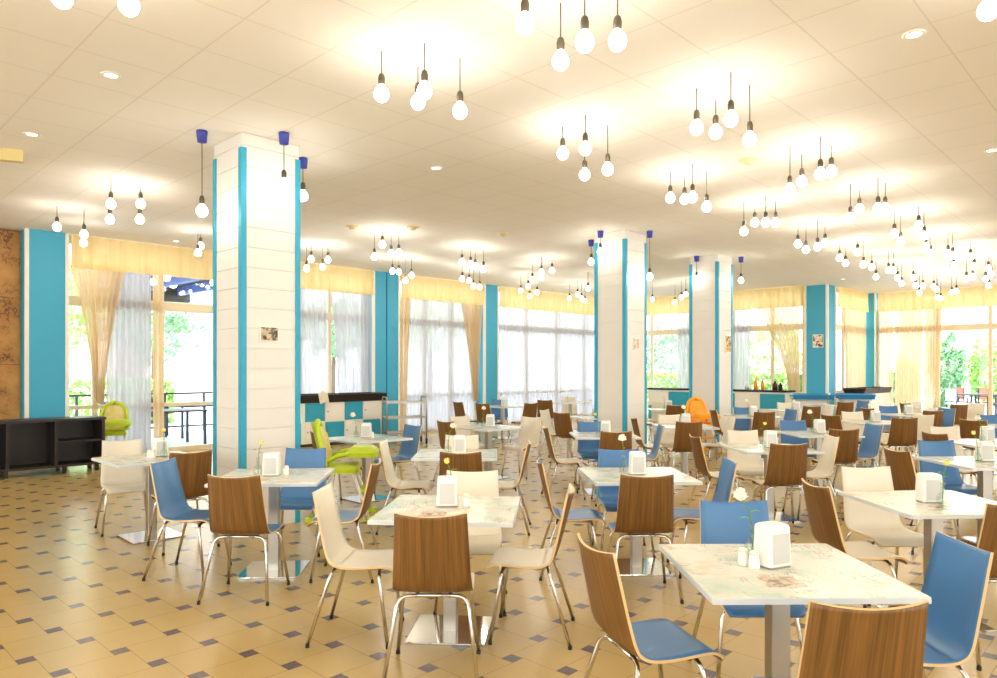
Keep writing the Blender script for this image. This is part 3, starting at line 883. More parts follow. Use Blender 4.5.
# chair list: back-top x, y, facing, seat colour, table, side words, seen face
CH = [
    (1.135, 2.15, 90, 'B', 't1', 'near', 'wood-backed'), (.373, 2.90, 16, 'B', 't1', 'left', 'blue-seated wood-backed'),
    (1.945, 2.93, 178, 'B', 't1', 'right', 'blue'), (1.276, 3.88, 270, 'B', 't1', 'far', 'blue'),
    (2.77, 3.74, 92, 'W', 't4', 'near', 'wood-backed'), (1.968, 4.455, 2, 'W', 't4', 'left', 'wood-backed'),
    (2.70, 5.24, 272, 'W', 't4', 'far', 'white'),
    (-.336, 3.49, 90, 'W', 't2', 'near', 'wood-backed'), (-1.085, 4.28, -3, 'W', 't2', 'left', 'white'),
    (.445, 4.25, 172, 'W', 't2', 'right', 'white-seated'), (-.185, 5.02, 270, 'W', 't2', 'far', 'white'),
    (1.01, 4.80, 90, 'B', 't3', 'near', 'wood-backed'), (1.08, 6.33, 270, 'B', 't3', 'far', 'blue'),
    (.31, 5.57, 0, 'B', 't3', 'left', 'blue-seated'), (1.855, 5.60, 178, 'B', 't3', 'right', 'blue'),
    (1.37, 8.23, 90, 'W', 't12', 'near', 'wood-backed'), (2.125, 9.16, 178, 'B', 't12', 'right', 'blue'),
    (.57, 8.85, 5, 'W', 't12', 'left', 'white-seated'), (1.29, 9.86, 270, 'B', 't12', 'far', 'blue'),
    (2.105, 7.69, 2, 'W', 't15', 'left', 'white-seated wood-backed'), (2.885, 8.42, 270, 'W', 't15', 'far', 'white'),
    (2.82, 6.86, 90, 'W', 't15', 'near', 'wood-backed'), (3.63, 7.69, 177, 'W', 't15', 'right', 'white'),
    (4.18, 10.1, 270, 'B', 't16', 'far', 'blue'), (4.18, 8.55, 90, 'W', 't16', 'near', 'wood-backed'),
    (4.98, 9.35, 186, 'B', 't16', 'right', 'blue'),
    (4.70, 13.65, 270, 'B', 't17', 'far', 'blue'), (4.55, 12.1, 90, 'W', 't17', 'near', 'wood-backed'),
    (3.85, 12.8, 2, 'W', 't17', 'left', 'white-seated wood-backed'), (5.38, 12.95, 190, 'B', 't17', 'right', 'blue'),
    (2.64, 9.80, 90, 'W', 't18', 'near', 'wood-backed'), (2.0, 10.6, 3, 'W', 't18', 'left', 'white-seated wood-backed'),
    (3.56, 10.75, 180, 'W', 't18', 'right', 'white'), (2.73, 11.38, 270, 'W', 't18', 'far', 'white'),
    (-2.655, 5.56, -4, 'B', 't5', 'left', 'blue'), (-1.75, 6.48, 270, 'B', 't5', 'far', 'blue'),
    (-1.79, 4.77, 88, 'B', 't5', 'near', 'wood-backed'), (-.93, 5.50, 180, 'B', 't5', 'right', 'blue-seated'),
    (-2.68, 6.20, 132, 'B', 't6', 'near', 'wood-backed'), (-3.83, 7.22, 305, 'W', 't6', 'far', 'white'),
    (-1.15, 9.15, 222, 'B', 't7', 'far', 'blue'), (-2.07, 8.16, 45, 'B', 't7', 'near', 'wood-backed'),
    (.36, 10.6, 232, 'W', 't8', 'right', 'white'), (-.76, 9.9, 45, 'W', 't8', 'near', 'wood-backed'), (-.62, 11.0, 310, 'W', 't8', 'far', 'white'),
    (-.33, 6.16, 90, 'W', 't9', 'near', 'wood-backed'), (.315, 7.02, 176, 'W', 't9', 'right', 'white-seated'),
    (-.40, 7.80, 270, 'W', 't9', 'far', 'white'), (-1.17, 7.05, -2, 'W', 't9', 'left', 'white'),
    (-.93, 15.9, 40, 'B', 't10', 'left', 'wood-backed'), (-.36, 15.2, 55, 'B', 't10', 'near', 'wood-backed'),
    (.03, 17.25, 268, 'B', 't10', 'far', 'blue'), (.72, 15.35, 125, 'B', 't10', 'right', 'wood-backed'),
    (1.04, 11.9, 45, 'W', 't11', 'near', 'wood-backed'), (.80, 12.75, 330, 'W', 't11', 'left', 'white'),
    (2.45, 18.1, 185, 'W', 't13', 'right', 'white'), (1.9, 19.05, 268, 'W', 't13', 'far', 'wood-rimmed'),
    (1.22, 18.1, 355, 'W', 't13', 'left', 'white'), (1.1, 16.9, 75, 'W', 't13', 'near', 'wood-backed'),
    (7.68, 12.5, 90, 'W', 't19', 'near', 'wood-backed'), (8.42, 13.3, 195, 'B', 't19', 'right', 'blue'),
    (7.76, 14.15, 270, 'B', 't19', 'far', 'blue'), (6.9, 13.3, 10, 'B', 't19', 'left', 'wood-backed'),
    (6.08, 10.6, 80, 'W', 't21', 'near', 'wood-backed'), (6.86, 11.4, 200, 'W', 't21', 'right', 'white'),
    (6.07, 12.2, 270, 'W', 't21', 'far', 'white'), (5.25, 11.25, 25, 'W', 't21', 'left', 'wood-backed'),
    (5.64, 9.0, 270, 'W', 't22', 'far', 'white'), (4.93, 8.05, 12, 'W', 't22', 'left', 'wood-backed'),
    (4.42, 7.20, 270, 'B', 't23', 'far', 'blue'), (3.55, 6.36, 5, 'B', 't23', 'left', 'wood-backed'),
    (6.78, 10.15, 32, 'W', 't24', 'left', 'wood-backed'), (7.85, 11.4, 270, 'B', 't24', 'far', 'blue'),
    (9.6, 14.75, 90, 'W', 't26', 'near', 'wood-backed'), (10.25, 15.3, 200, 'W', 't26', 'right', 'white'),
    (9.47, 16.25, 270, 'W', 't26', 'far', 'white'), (8.75, 15.3, 5, 'W', 't26', 'left', 'wood-backed'),
    (6.2, 14.0, 92, 'W', 't27', 'near', 'wood-backed'), (6.93, 14.8, 185, 'W', 't27', 'right', 'white'),
    (6.3, 15.6, 270, 'W', 't27', 'far', 'white'),
    (7.75, 15.8, 90, 'W', 't28', 'near', 'wood-backed'), (8.5, 16.5, 195, 'B', 't28', 'right', 'blue'),
    (3.6, 14.4, 90, 'W', 't29', 'near', 'wood-backed'), (2.85, 15.2, 355, 'W', 't29', 'left', 'white'),
    (3.62, 15.95, 270, 'W', 't29', 'far', 'white'), (4.40, 15.15, 178, 'W', 't29', 'right', 'wood-backed'),
]
SIDE = {'near': 'on the camera side of', 'far': 'behind', 'left': 'on the window-wall side of', 'right': 'on the far side along from'}
SIDE = {'near': 'in front of', 'far': 'behind', 'left': 'at the left of', 'right': 'at the right of'}
for x, y, f, c, t, s, seen in CH:
    chair(x, y, f, c, '%s chair %s %s' % (seen, SIDE[s], PH[t]))

# ------------------------------------------------------------------ things on the tables
TZ = .7505


PANELG = mat('dispenser_panel', (206, 204, 198), .3)


def make_dispenser():
    root = empty('napkin_dispenser')
    b = MB(); b.rbox((0, 0, .094), (.13, .105, .172), .014, taper=.9); b.obj('dispenser_body', WHITE_P, root)
    b = MB(); b.rbox((0, 0, .004), (.124, .106, .008), .012); b.obj('base', GREY_P, root)
    for s in (-1, 1):
        b = MB(); b.box((0, s * .0505, .082), (.092, .006, .124), tilt=('X', s * .03)); b.obj('napkin_panel', PANELG, root)
    return root


def make_shaker():
    root = empty('salt_shaker')
    b = MB(); b.lathe([(.024, 0), (.024, .004), (.019, .058)], 14); b.obj('shaker_body', WHITE_P, root)
    b = MB(); b.lathe([(.0195, .058), (.019, .066), (.012, .073), (.001, .075)], 14); b.obj('cap', TRIMW, root)
    return root


def make_vase():
    b = MB(); b.lathe([(.026, 0), (.034, .012), (.037, .035), (.030, .062), (.014, .085), (.0105, .12), (.016, .14), (.0135, .14), (.0085, .12), (.011, .086), (.026, .06), (.032, .035), (.028, .012), (.001, .008)], 18)
    return b.obj('bud_vase', VASE_G)


def make_flower(pm, big):
    root = empty('cut_flower')
    r = .034 if big else .022
    b = MB(); top = Vector((.055, 0, .27)) if big else Vector((.035, 0, .255))
    b.tube([(0, 0, .014), (.002, 0, .13), (.012, 0, .2), top], .0026, 6); b.obj('stem', STEM_M, root)
    b = MB(); rnd = random.Random(3)
    for k in range(38 if big else 16):
        th = rnd.uniform(0, 2 * pi); zz = rnd.uniform(-.35, 1); rr = math.sqrt(max(0, 1 - zz * zz))
        d = Vector((rr * cos(th), rr * sin(th), zz)); t = d.orthogonal().normalized(); q = d.cross(t); s = r * .62
        o = top + Vector((0, 0, .006))
        b.add([o + d * r * .15, o + d * r * .7 + t * s * .6, o + d * r * 1.08 + q * s * .25, o + d * r * .7 - t * s * .6], [(0, 1, 2, 3)])
    b.lathe([(.001, -r * .6), (r * .6, -r * .3), (r * .78, .1 * r), (r * .5, r * .6), (.001, r * .75)], 12, tuple(top))
    b.obj('flower_head', pm, root)
    b = MB()
    for sgn, z in ((1, .17), (-1, .2)):
        b.grid(lambda s, t: (.01 + sgn * .05 * s, (t - .5) * .022 * sin(pi * max(.05, s)), z + .03 * s - .03 * s * s + .004 * abs(t - .5)), 6, 2)
    b.obj('leaf', LEAF_M, root)
    return root


DP, SP, VP = make_dispenser(), make_shaker(), make_vase()
FP = {'big': make_flower(PETAL, True), 'small': make_flower(PETALY, False)}

# per table: dispenser x, y (m from centre), its turn, vase offset, flower kind, lean direction, shakers
SET = {
    't1': ((-.015, .02), 25, (-.05, .15), 'big', 178, [(-.105, -.02), (-.135, .03)]),
    't2': ((-.025, .05), 4, (.0, .16), 'small', 190, [(.095, .02), (.09, .065)]),
    't3': ((.01, .0), 0, (-.09, .06), 'big', 90, []),
    't4': ((-.04, -.02), 0, (-.035, -.15), 'small', 20, []),
    't5': ((-.02, .0), 2, (-.13, .0), 'small', 60, [(.085, .03)]),
    't6': ((.03, .12), 40, (.13, -.02), 'small', 120, [(-.02, .0), (.03, -.03)]),
    't7': ((-.01, .04), 5, (-.13, .02), 'big', 150, [(.07, 0)]),
}
for k, (x, y, r) in TABLES.items():
    d, dr, vo, fk, lean, shk = SET.get(k, ((.03, .04), random.uniform(-15, 15), (-.08, -.03), random.choice(('big', 'big', 'small')), random.uniform(0, 360), []))
    ph = PH[k]
    if k not in ('t13', 't26', 't28'):
        o = instance(DP, 'disp', (x + d[0], y + d[1], TZ), R(dr)); tag(o, 'white napkin dispenser standing on ' + ph, 'napkin dispenser', 'napkin dispensers on the tables')
    if k in ('t10', 't11', 't22') and False: continue
    o = instance(VP, 'vase', (x + vo[0], y + vo[1], TZ), 0); tag(o, 'clear glass bud vase standing on ' + ph, 'vase', 'bud vases on the tables')
    o = instance(FP[fk], 'fl' + fk, (x + vo[0], y + vo[1], TZ + .0), R(lean))
    tag(o, ('white round flower' if fk == 'big' else 'small yellow flower') + ' in vase on ' + ph, 'flower', 'cut flowers on the tables')
    for n, (sx, sy) in enumerate(shk):
        o = instance(SP, 'shk', (x + sx, y + sy, TZ), 0)
        tag(o, ('white shaker beside the dispenser on ' if n == 0 else 'second white shaker, set further back, on ') + ph, 'shaker', 'salt and pepper shakers')

# ------------------------------------------------------------------ pendants
b = MB(); b.tube([(0, 0, 0), (0, 0, -1)], .0048, 6); CORDM = b.mesh('cord', CORD_M)
b = MB(); b.lathe([(.012, .075), (.02, .066), (.026, .04), (.024, 0), (.02, -.01)], 12); SOCKM = b.mesh('socket', BRONZE)
b = MB(); b.lathe([(.02, -.008), (.026, -.022), (.044, -.04), (.054, -.068), (.053, -.09), (.042, -.114), (.024, -.128), (.001, -.132)], 16); BULBM = b.mesh('bulb', BULB_M)
b = MB(); b.lathe([(.052, 0), (.052, -.02), (.044, -.11), (.02, -.115)], 14); CANM = b.mesh('ceiling_canopy', CAN_BLUE)
BC = .075     # bulb centre below the socket mouth


def make_pendant(can):
    root = empty('pendant_lamp')
    link('cord', CORDM, root); link('socket', SOCKM, root); link('bulb', BULBM, root)
    if can: link('ceiling_canopy', CANM, root)
    return root


PP = {False: make_pendant(False), True: make_pendant(True)}


def pendant(p, length, label, can=False):
    """length: ceiling to bulb centre"""
    o = instance(PP[can], 'pend%d' % can, (p[0], p[1], CEIL - .001), 0)
    L = length - BC
    for c in o.children:
        n = c.name.split('.')[0]
        if n == 'cord': c.scale.z = max(.02, L - .06)
        elif n in ('socket', 'bulb'): c.location.z = -L
    tag(o, label, 'pendant lamp', 'bare-bulb pendants with blue canopies' if can else 'bare globe bulb pendants'); return o


ORD = {1: [''], 2: ['first', 'second'], 3: ['first', 'second', 'third'], 4: ['first', 'second', 'third', 'fourth'], 5: ['first', 'second', 'third', 'fourth', 'fifth']}
CL = [  # phrase, bulbs (x, y of the cord top or None, y of the bulb)
    ('the ceiling corner above the shelf cabinet', [(57, 206, 227), (84, 208.5, 234.5), (83.5, 222, 243)]),
    ('the ceiling before the mural pilaster', [(111, 178, 204), (110, None, 219.5), (140.7, 184, 204), (139.8, None, 219.5)]),
    ('the ceiling above the glass door', [(200.7, 231, 246), (198, 229, 253)]),
    ('the ceiling over the camera, cabinet side', [(129, -52, 5), (62, -45, -6)]),
    ('the ceiling over the white-chaired table', [(381.5, 51, 94), (418, 67, 102), (424.5, 43, 91), (460, 58, 111)]),
    ('the ceiling over the blue-chaired table', [(562.8, 126.6, 153.5), (585.3, 115, 149), (584.7, 138, 174.8), (607.7, 124.7, 169.5)]),
    ('the ceiling right over the front tables', [(525, -28, 24), (560.6, 3, 61), (584.7, -36, 42), (617.5, -24, 41)]),
    ('the ceiling over the frontmost plain white table', [(696.6, 88.4, 128), (715.7, 99.9, 132.3), (730.9, 72, 119.2), (749.7, 85.2, 139.7)]),
    ('the ceiling before the third column', [(670.3, 171.6, 198), (684.6, 177.4, 199.5), (692.6, 164, 197.4), (706.7, 171, 207)]),
    ('the ceiling just before the orange high chair column', [(743.9, 202, 231.4), (754.8, 204.8, 222.6), (765.7, 196, 222.6), (775.5, 200.8, 222.6)]),
    ('the ceiling between front tables and corner pillar', [(790, 146.8, 189.8), (801.8, 154, 182), (820.4, 136.5, 174), (831.3, 145.2, 171.6)]),
    ('the ceiling along the bright ceiling seam', [(850.5, 184, 218), (859.4, 189.8, 209.2), (878, 177.8, 208.4), (885.2, 182.4, 208.4)]),
    ('the ceiling over the bottle counter aisle', [(798, 221.6, 244), (806, 226.4, 249.7), (817.5, 220, 247), (825, 223.3, 243)]),
    ('the ceiling second from the bright seam', [(894.4, 213, 233.7), (900.6, 215.9, 241.8), (918.6, 206.3, 225.5), (924, 212, 236)]),
    ('the ceiling third from the bright seam', [(925.9, 230, 246.6), (930.3, 238, 253.3), (948, 229, 254), (952.7, 231, 256)]),
    ('the ceiling in front of the far drape edge', [(950.8, 250, 271.5), (953.7, 248, 265.7)]),
    ('the ceiling before the hedge window', [(970.5, 243, 257), (974.2, 247, 266.7), (966.5, 257, 279), (972.8, 258, 277)]),
    ('the ceiling at the hedge window edge', [(988.4, 253, 268.6), (991, 256, 274), (985.7, 260, 279), (988.7, 265, 285.9)]),
    ('the ceiling over the buffet, pillar side', [(839.6, 243, 258), (845.7, 248, 263.4), (857.6, 238, 252.3), (863.4, 241, 264.8)]),
    ('the ceiling over the recess between blue pillars', [(871.8, 252, 267.6), (876, 261, 277)]),
    ('the ceiling over the dark tray counter', [(888.5, 251, 270.5), (893.3, 252, 270.5), (897.5, 261, 278), (901.7, 264, 283.6)]),
    ('the ceiling over the far corner pilaster aisle', [(913.4, 262, 278), (915.7, 268, 285.9), (922.8, 269, 286.2), (919.5, 275, 293)]),
    ('the ceiling close to the far peach valance', [(933.9, 270, 286.8), (936.8, 272, 289.7), (937.4, 279, 297.4), (940.8, 281, 298.7)]),
    ('the ceiling beside the hedge window valance', [(951.7, 274, 292.6), (956.5, 274, 291.2)]),
    ('the ceiling above the checkered counter window', [(306.6, 246, 268.7), (311.2, 243, 259.3), (322.6, 247, 267), (327.9, 243, 260)]),
    ('the ceiling before the grooved blue pilaster', [(374.5, 233.3, 257), (382.4, 227.3, 244.6), (391.1, 234.7, 253.7), (398.8, 232, 253)]),
    ('the ceiling at the top of the grooved pilaster', [(392.5, 255, 271.3), (398.8, 257, 272), (405.4, 259, 280.8), (411.6, 258, 275.5)]),
    ('the ceiling over the second aisle table', [(462, 245, 262), (470.7, 246, 264.7), (475.2, 249, 266.6), (483.5, 248, 269.2)]),
    ('the ceiling before the narrow blue pilaster', [(462.2, 264, 279), (469.2, 265, 281), (473.4, 270, 286.3), (479.7, 270, 287.2)]),
    ('the ceiling over the middle column aisle', [(520.7, 276, 291), (528.1, 273, 286.3), (532.3, 265, 279.6), (529.7, 282, 296.4), (537.1, 279, 292.6)]),
    ('the ceiling before the wide window', [(541.5, 257, 272.4), (541, 262, 277.8), (552, 256, 270.6)]),
    ('the ceiling close to the corner voile', [(569.4, 284, 298.6), (577.6, 280, 294.6), (581.5, 284, 298.5), (585, 288, 300.8), (588, 272, 288.7)]),
    ('the ceiling seen between the two slim columns', [(652.3, 284, 299.7), (675, 285, 302.5), (681.4, 281, 297.7), (685.8, 279, 294.5)]),
    ('the ceiling over the camera, hedge side', [(988, -40, 10)]),
]
for ph, bl in CL:
    bl = sorted(bl)
    for n, (x, yt, yb) in enumerate(bl):
        if yt is None:
            d = F * (CEIL - .37 - EYE) / (YH - yb); z = CEIL - .37
        else:
            d = F * (CEIL - EYE) / (YH - yt); z = EYE + (YH - yb) * d / F
        L = min(.62, max(.24, CEIL - z))
        pendant(((x - CX) * d / F, d), L, 'bare bulb, %s from the left of %d, %s' % (ORD[len(bl)][n], len(bl), ph.replace('the ceiling ', '')))
CAN = [(202, 131, 211, 'beside the left face of the broad column'), (284, 133, 185, 'before the plaque face of the broad column'), (303, 158, 196, 'behind the broad column near the checkered counter'),
       (600.4, 231, 252, 'before the left face of the middle column'), (591.2, 240, 262, 'behind the left edge of the middle column'), (649.7, 231, 276.8, 'beside the right face of the middle column'),
       (696.6, 256, 279, 'before the left face of the third column'), (741, 257, 280.5, 'beside the right face of the third column')]
for x, yt, yb, w in CAN:
    d = F * (CEIL - EYE) / (YH - yt); z = EYE + (YH - yb) * d / F
    pendant(((x - CX) * d / F, d), CEIL - z, 'bulb on a blue ceiling canopy ' + w, True)
# added clusters, unseen behind the camera, to light the foreground
for u, v in ((1.35, 2.75), (-.7, 4.15), (-.7, 2.75), (1.0, .2), (3.0, .2), (-2.7, 2.0), (4.8, -1.6), (7.2, -1.6), (1.5, -2.5)):
    for i in (-1, 1):
        for j in (-1, 1):
            p = uv(u + i * .17, v + j * .17)
            o = pendant((p.x, p.y), .33 + .05 * i * j, 'added unseen globe bulb behind the camera'); o['group'] = 'added fill pendants behind the camera'

# ceiling fittings
for n, (x, y, w) in enumerate(((111, 75, 'near the shelf cabinet corner'), (32, 134, 'above the map mural'), (914, 34, 'over the front white tables'), (992, 150, 'toward the hedge window'), (436, 168, 'over the second aisle table'), (176, 241, 'above the glass door valance'), (843, 279, 'above the recess valance'))):
    root = empty('ceiling_downlight', at_z(x, y, CEIL)); tag(root, 'small recessed ceiling downlight ' + w, 'downlight', 'recessed downlights')
    b = MB(); b.lathe([(.075, 0), (.075, -.006), (.05, -.01), (.048, -.002)], 18, (0, 0, 0)); b.obj('trim_ring', TRIMW, root)
    b = MB(); b.lathe([(.048, -.002), (.001, -.004)], 18); b.obj('light_disc', SPOT_M, root)
for n, (x, y, w) in enumerate(((413, 227, 'before the grooved pilaster'), (352, 226, 'above the checkered counter'), (503, 233, 'over the middle aisle'), (748, 160, 'over the orange high chair aisle'))):
    b = MB(); b.lathe([(.10, 0), (.10, -.012), (.055, -.02), (.045, -.05), (.001, -.052)], 18)
    o = b.obj('ceiling_detector', mat('detector_%d' % n, (226, 206, 160), .5), None, at_z(x, y, CEIL)); tag(o, 'round cream smoke detector on the ceiling ' + w, 'smoke detector', 'ceiling detectors')
b = MB(); b.box((0, 0, -.06), (.24, .08, .12)); o = b.obj('ceiling_sensor_box', mat('sensor_box', (228, 206, 140), .5), None, at_z(10, 150, CEIL), .4)
tag(o, 'small yellowish sensor box on the ceiling above the map mural', 'sensor box')

# ------------------------------------------------------------------ plaques
def plaque(p, rz, w, h, m, label):
    root = empty('wall_picture', p, rz); tag(root, label, 'picture')
    b = MB(); b.box((0, 0, 0), (w, .014, h)); b.obj('backing', TRIMW, root)
    b = MB(); b.box((0, -.009, 0), (w * .9, .004, h * .9)); b.obj('print', m, root)


def pic_mat(name, a, bb, c):
    m = mat(name, a, .5); g = NG(m); tc = g.new('ShaderNodeTexCoord')
    n = g.noise(tc.outputs['Object'], 16, 3); n2 = g.noise(g.mapping(tc.outputs['Object'], loc=(3, 3, 3)), 12, 2)
    cc = g.mix(g.ramp(n, .45, .55), s2l(a), s2l(bb)); cc = g.mix(g.ramp(n2, .54, .6), cc, s2l(c))
    g.l.new(cc, g.n['Principled BSDF'].inputs['Base Color'])
    return m


def on_col(px, py, v, off=0.0):
    """photo pixel -> point on the vertical plane v = const (faces that look back at the camera)"""
    t = (px - CX) / F; d = v / (VA.x * t + VA.y); return Vector((t * d, d, EYE - (py - YH) * d / F))


p = on_col(269, 334, 6.65 - .008); plaque(p, UROT, .2, .145, pic_mat('photo_a', (190, 172, 140), (70, 54, 30), (206, 186, 160)), 'small landscape photo plaque on the broad plank column')
p = on_col(636, 344, 6.72 - .008); plaque(p, UROT, .15, .19, pic_mat('photo_b', (232, 214, 190), (196, 160, 130), (226, 210, 190)), 'faint small plaque on the middle plank column')
p = on_col(728, 344, 6.8 - .008); plaque(p, UROT, .24, .36, pic_mat('photo_c', (224, 204, 130), (120, 104, 70), (220, 150, 80)), 'yellowish portrait plaque on the third plank column')
t = (818 - CX) / F; d = (FU - .012) / (UA.x * t + UA.y)
plaque(Vector((t * d, d, EYE - (341 - YH) * d / F)), UROT - pi / 2, .28, .36, pic_mat('photo_d', (240, 232, 214), (226, 190, 160), (110, 70, 50)), 'small framed print on the blue corner pillar')

# ------------------------------------------------------------------ sideboards and counters
root = empty('shelf_cabinet', uv(2.04, 12.55, 0), UROT); tag(root, 'low dark wenge open shelf cabinet below the map mural', 'cabinet')
W_, D_, H_ = 3.3, .5, .84
for nm, c, d in (('top', (0, 0, H_ - .02), (W_ + .03, D_ + .03, .04)), ('bottom_panel', (0, 0, .12), (W_, D_, .035)), ('back_panel', (0, D_ / 2 - .01, .48), (W_ - .02, .02, .69)),
                 ('shelf', (1.3, 0, .48), (.62, D_ - .05, .03)), ('side_panel', (-W_ / 2 + .02, 0, .48), (.04, D_, .7)), ('side_panel', (W_ / 2 - .02, 0, .48), (.04, D_, .7)), ('side_panel', (.98, 0, .48), (.04, D_ - .02, .7)), ('side_panel', (.36, 0, .48), (.04, D_ - .02, .7)), ('side_panel', (-.6, 0, .48), (.04, D_ - .02, .7))):
    b = MB(); b.box(c, d); b.obj(nm, DARKW, root)
for x in (-1.5, -.5, .35, 1.1, 1.55):
    for y in (-.18, .18):
        b = MB(); b.box((x, y, .05), (.05, .05, .1)); b.obj('leg', DARKW, root)

# checkered counter
root = empty('checkered_counter', uv(8.55, 13.22, 0), UROT); tag(root, 'counter of blue and white checkered doors with dark tray top', 'counter')
b = MB(); b.box((0, .02, .48), (2.0, .56, .84)); b.obj('counter_body', TRIMW, root)
b = MB(); b.box((0, .02, .03), (1.94, .5, .06)); b.obj('plinth', DARKW, root)
cb = [BLUE2, TRIMW]
KN = mat('knob', (120, 110, 96), .4, .6)
for r in range(2):
    for c in range(4):
        b = MB(); b.box((0, 0, 0), (.45, .02, .385)); d = b.obj('door', cb[(r + c) % 2], root, (-.70 + .475 * c, -.27, .30 + .41 * (1 - r)))
        b = MB(); b.lathe([(.001, 0), (.013, .004), (.013, .016), (.001, .02)], 10); k = b.obj('knob', KN, d, (-.18, -.012, 0)); k.rotation_euler.x = R(90)
for s in range(2):
    b = MB(); b.box((-1.01, .02, .30 + .41 * s), (.02, .5, .385)); b.obj('side_door', cb[s % 2], root)
b = MB()
b.box((0, .02, .915), (2.1, .64, .03))
for yy, tl in ((-.31, -.35), (.33, .35)): b.box((0, yy, .99), (2.16, .03, .17), tilt=('X', -tl))
for xx, tl in ((-1.06, .35), (1.06, -.35)): b.box((xx, .02, .99), (.03, .62, .17), tilt=('Y', -tl))
b.obj('tray_top', DARKW, root)
b = MB()
b.grid(lambda s, t: (-.1 + .22 * s + .05 * t, -.03 * sin(pi * s) - .02 * sin(9 * s), -.24 * t + .03 * sin(pi * s)), 10, 8)
o = b.obj('cloth_napkin', mat('napkin_cloth', (238, 228, 206), .8), None, uv(7.95, 12.84, 1.12), UROT); tag(o, 'cream cloth hanging over the dark tray of the checkered counter', 'cloth')

# trolley
root = empty('serving_trolley', uv(9.55, 12.15, 0), UROT - .45); tag(root, 'steel three-shelf serving trolley before the grooved pilaster', 'trolley')
W_, D_ = .86, .5
b = MB()
for sx in (-1, 1):
    pts = []
    pts = bend((sx * W_ / 2, -D_ / 2, .1), (sx * W_ / 2, -D_ / 2, 1.0), (sx * W_ / 2, 0, 1.0), .1) + bend((sx * W_ / 2, 0, 1.0), (sx * W_ / 2, D_ / 2, 1.0), (sx * W_ / 2, D_ / 2, .1), .1)[1:]
    b.tube(pts, .016, 8)
b.obj('frame', STEEL, root)
for z in (.22, .55, .88):
    b = MB(); b.box((0, 0, z), (W_ - .03, D_ - .03, .012))
    for s in (-1, 1):
        b.box((0, s * (D_ / 2 - .01), z + .015), (W_, .012, .04)); b.box((s * (W_ / 2 - .01), 0, z + .015), (.012, D_, .04))
    b.obj('shelf', STEEL, root)
for sx in (-1, 1):
    for sy in (-1, 1):
        b = MB(); b.tube([(sx * W_ / 2 - .015, sy * D_ / 2, .05), (sx * W_ / 2 + .015, sy * D_ / 2, .05)], .05, 14); b.box((sx * W_ / 2, sy * D_ / 2, .09), (.05, .03, .05)); b.obj('caster', BLACKR, root)

# far counter with black top and bottles
root = empty('bottle_counter', uv(FU - .75, 9.95, 0), UROT - pi / 2); tag(root, 'blue and white counter with black top and bottles', 'counter')
b = MB(); b.box((0, .0, .5), (4.3, .5, .96)); b.obj('counter_body', TRIMW, root)
b = MB(); b.box((0, 0, 1.0), (4.4, .58, .05)); b.obj('counter_top', BLACKR, root)
for r in range(2):
    for c in range(6):
        b = MB(); b.box((-1.79 + .715 * c, -.26, .28 + .44 * r), (.68, .02, .41)); d = b.obj('door', cb[(r + c) % 2], root)
for n, (a, h, r, m, nm, lab) in enumerate(((8.55, .30, .05, ORANGE_P, 'bottle', 'orange bottle on the black counter top by the drape'), (8.75, .34, .055, ORANGE_P, 'bottle', 'taller orange bottle on the black counter top'),
                                           (8.2, .28, .07, mat('dark_bottle', (70, 34, 34), .3), 'bottle', 'dark red bottle on the black counter top'), (8.05, .22, .06, BLACKR, 'bottle', 'small black bottle on the black counter top'), (9.0, .2, .06, mat('clear_jar', (214, 214, 200), .2), 'jar', 'pale glass jar on the black counter top'))):
    root = empty(nm, uv(FU - .75, a, 1.026)); tag(root, lab, nm, 'bottles on the far counter')
    b = MB(); b.lathe([(r, 0), (r, h * .6), (r * .4, h * .78), (r * .36, h * .92)], 14); b.obj('bottle_body', m, root)
    b = MB(); b.lathe([(r * .42, h * .92), (r * .42, h), (.001, h)], 12); b.obj('cap', TRIMW, root)

# blue-rimmed buffets
for n, (x, y, w, lab) in enumerate(((8.1, 18.35, .85, 'blue-rimmed buffet stand in front of the bottle counter'), (9.3, 18.5, .7, 'blue-rimmed buffet stand in front of the corner pillar'))):
    root = empty('buffet_stand', (x, y, 0), UROT - pi / 2 + .5); tag(root, lab, 'buffet stand', 'blue-rimmed buffet stands')
    b = MB(); b.box((0, 0, .82), (w, .62, .04)); b.obj('tray', SAGE, root)
    b = MB()
    for s in (-1, 1):
        b.box((0, s * .34, .9), (w + .1, .06, .12), tilt=('X', -s * .4)); b.box((s * (w / 2 + .03), 0, .9), (.06, .66, .12), tilt=('Y', s * .4))
    b.obj('rim', mat('buffet_blue_%d' % n, (36, 130, 190), .4), root)
    b = MB(); b.box((0, 0, .41), (w * .9, .5, .76)); b.obj('cabinet_body', mat('buffet_white_%d' % n, (228, 228, 226), .5), root)
    for sx in (-1, 1):
        b = MB(); b.box((sx * w * .35, 0, .015), (.06, .4, .03)); b.obj('foot', BLACKR, root)
root = empty('tray_counter', uv(21.95, 6.6, 0), UROT); tag(root, 'white counter with dark wooden trays in the pillar recess', 'counter')
b = MB(); b.box((0, 0, .46), (2.4, .5, .92)); b.obj('counter_body', TRIMW, root)
for x in (-.6, .6):
    b = MB(); b.box((x, 0, .94), (1.1, .5, .03))
    b.box((x, -.26, 1.0), (1.16, .03, .17), tilt=('X', .35)); b.box((x, .26, 1.0), (1.16, .03, .17), tilt=('X', -.35))
    for s in (-1, 1): b.box((x + s * .56, 0, 1.0), (.03, .5, .17), tilt=('Y', s * .35))
    b.obj('tray', DARKW, root)

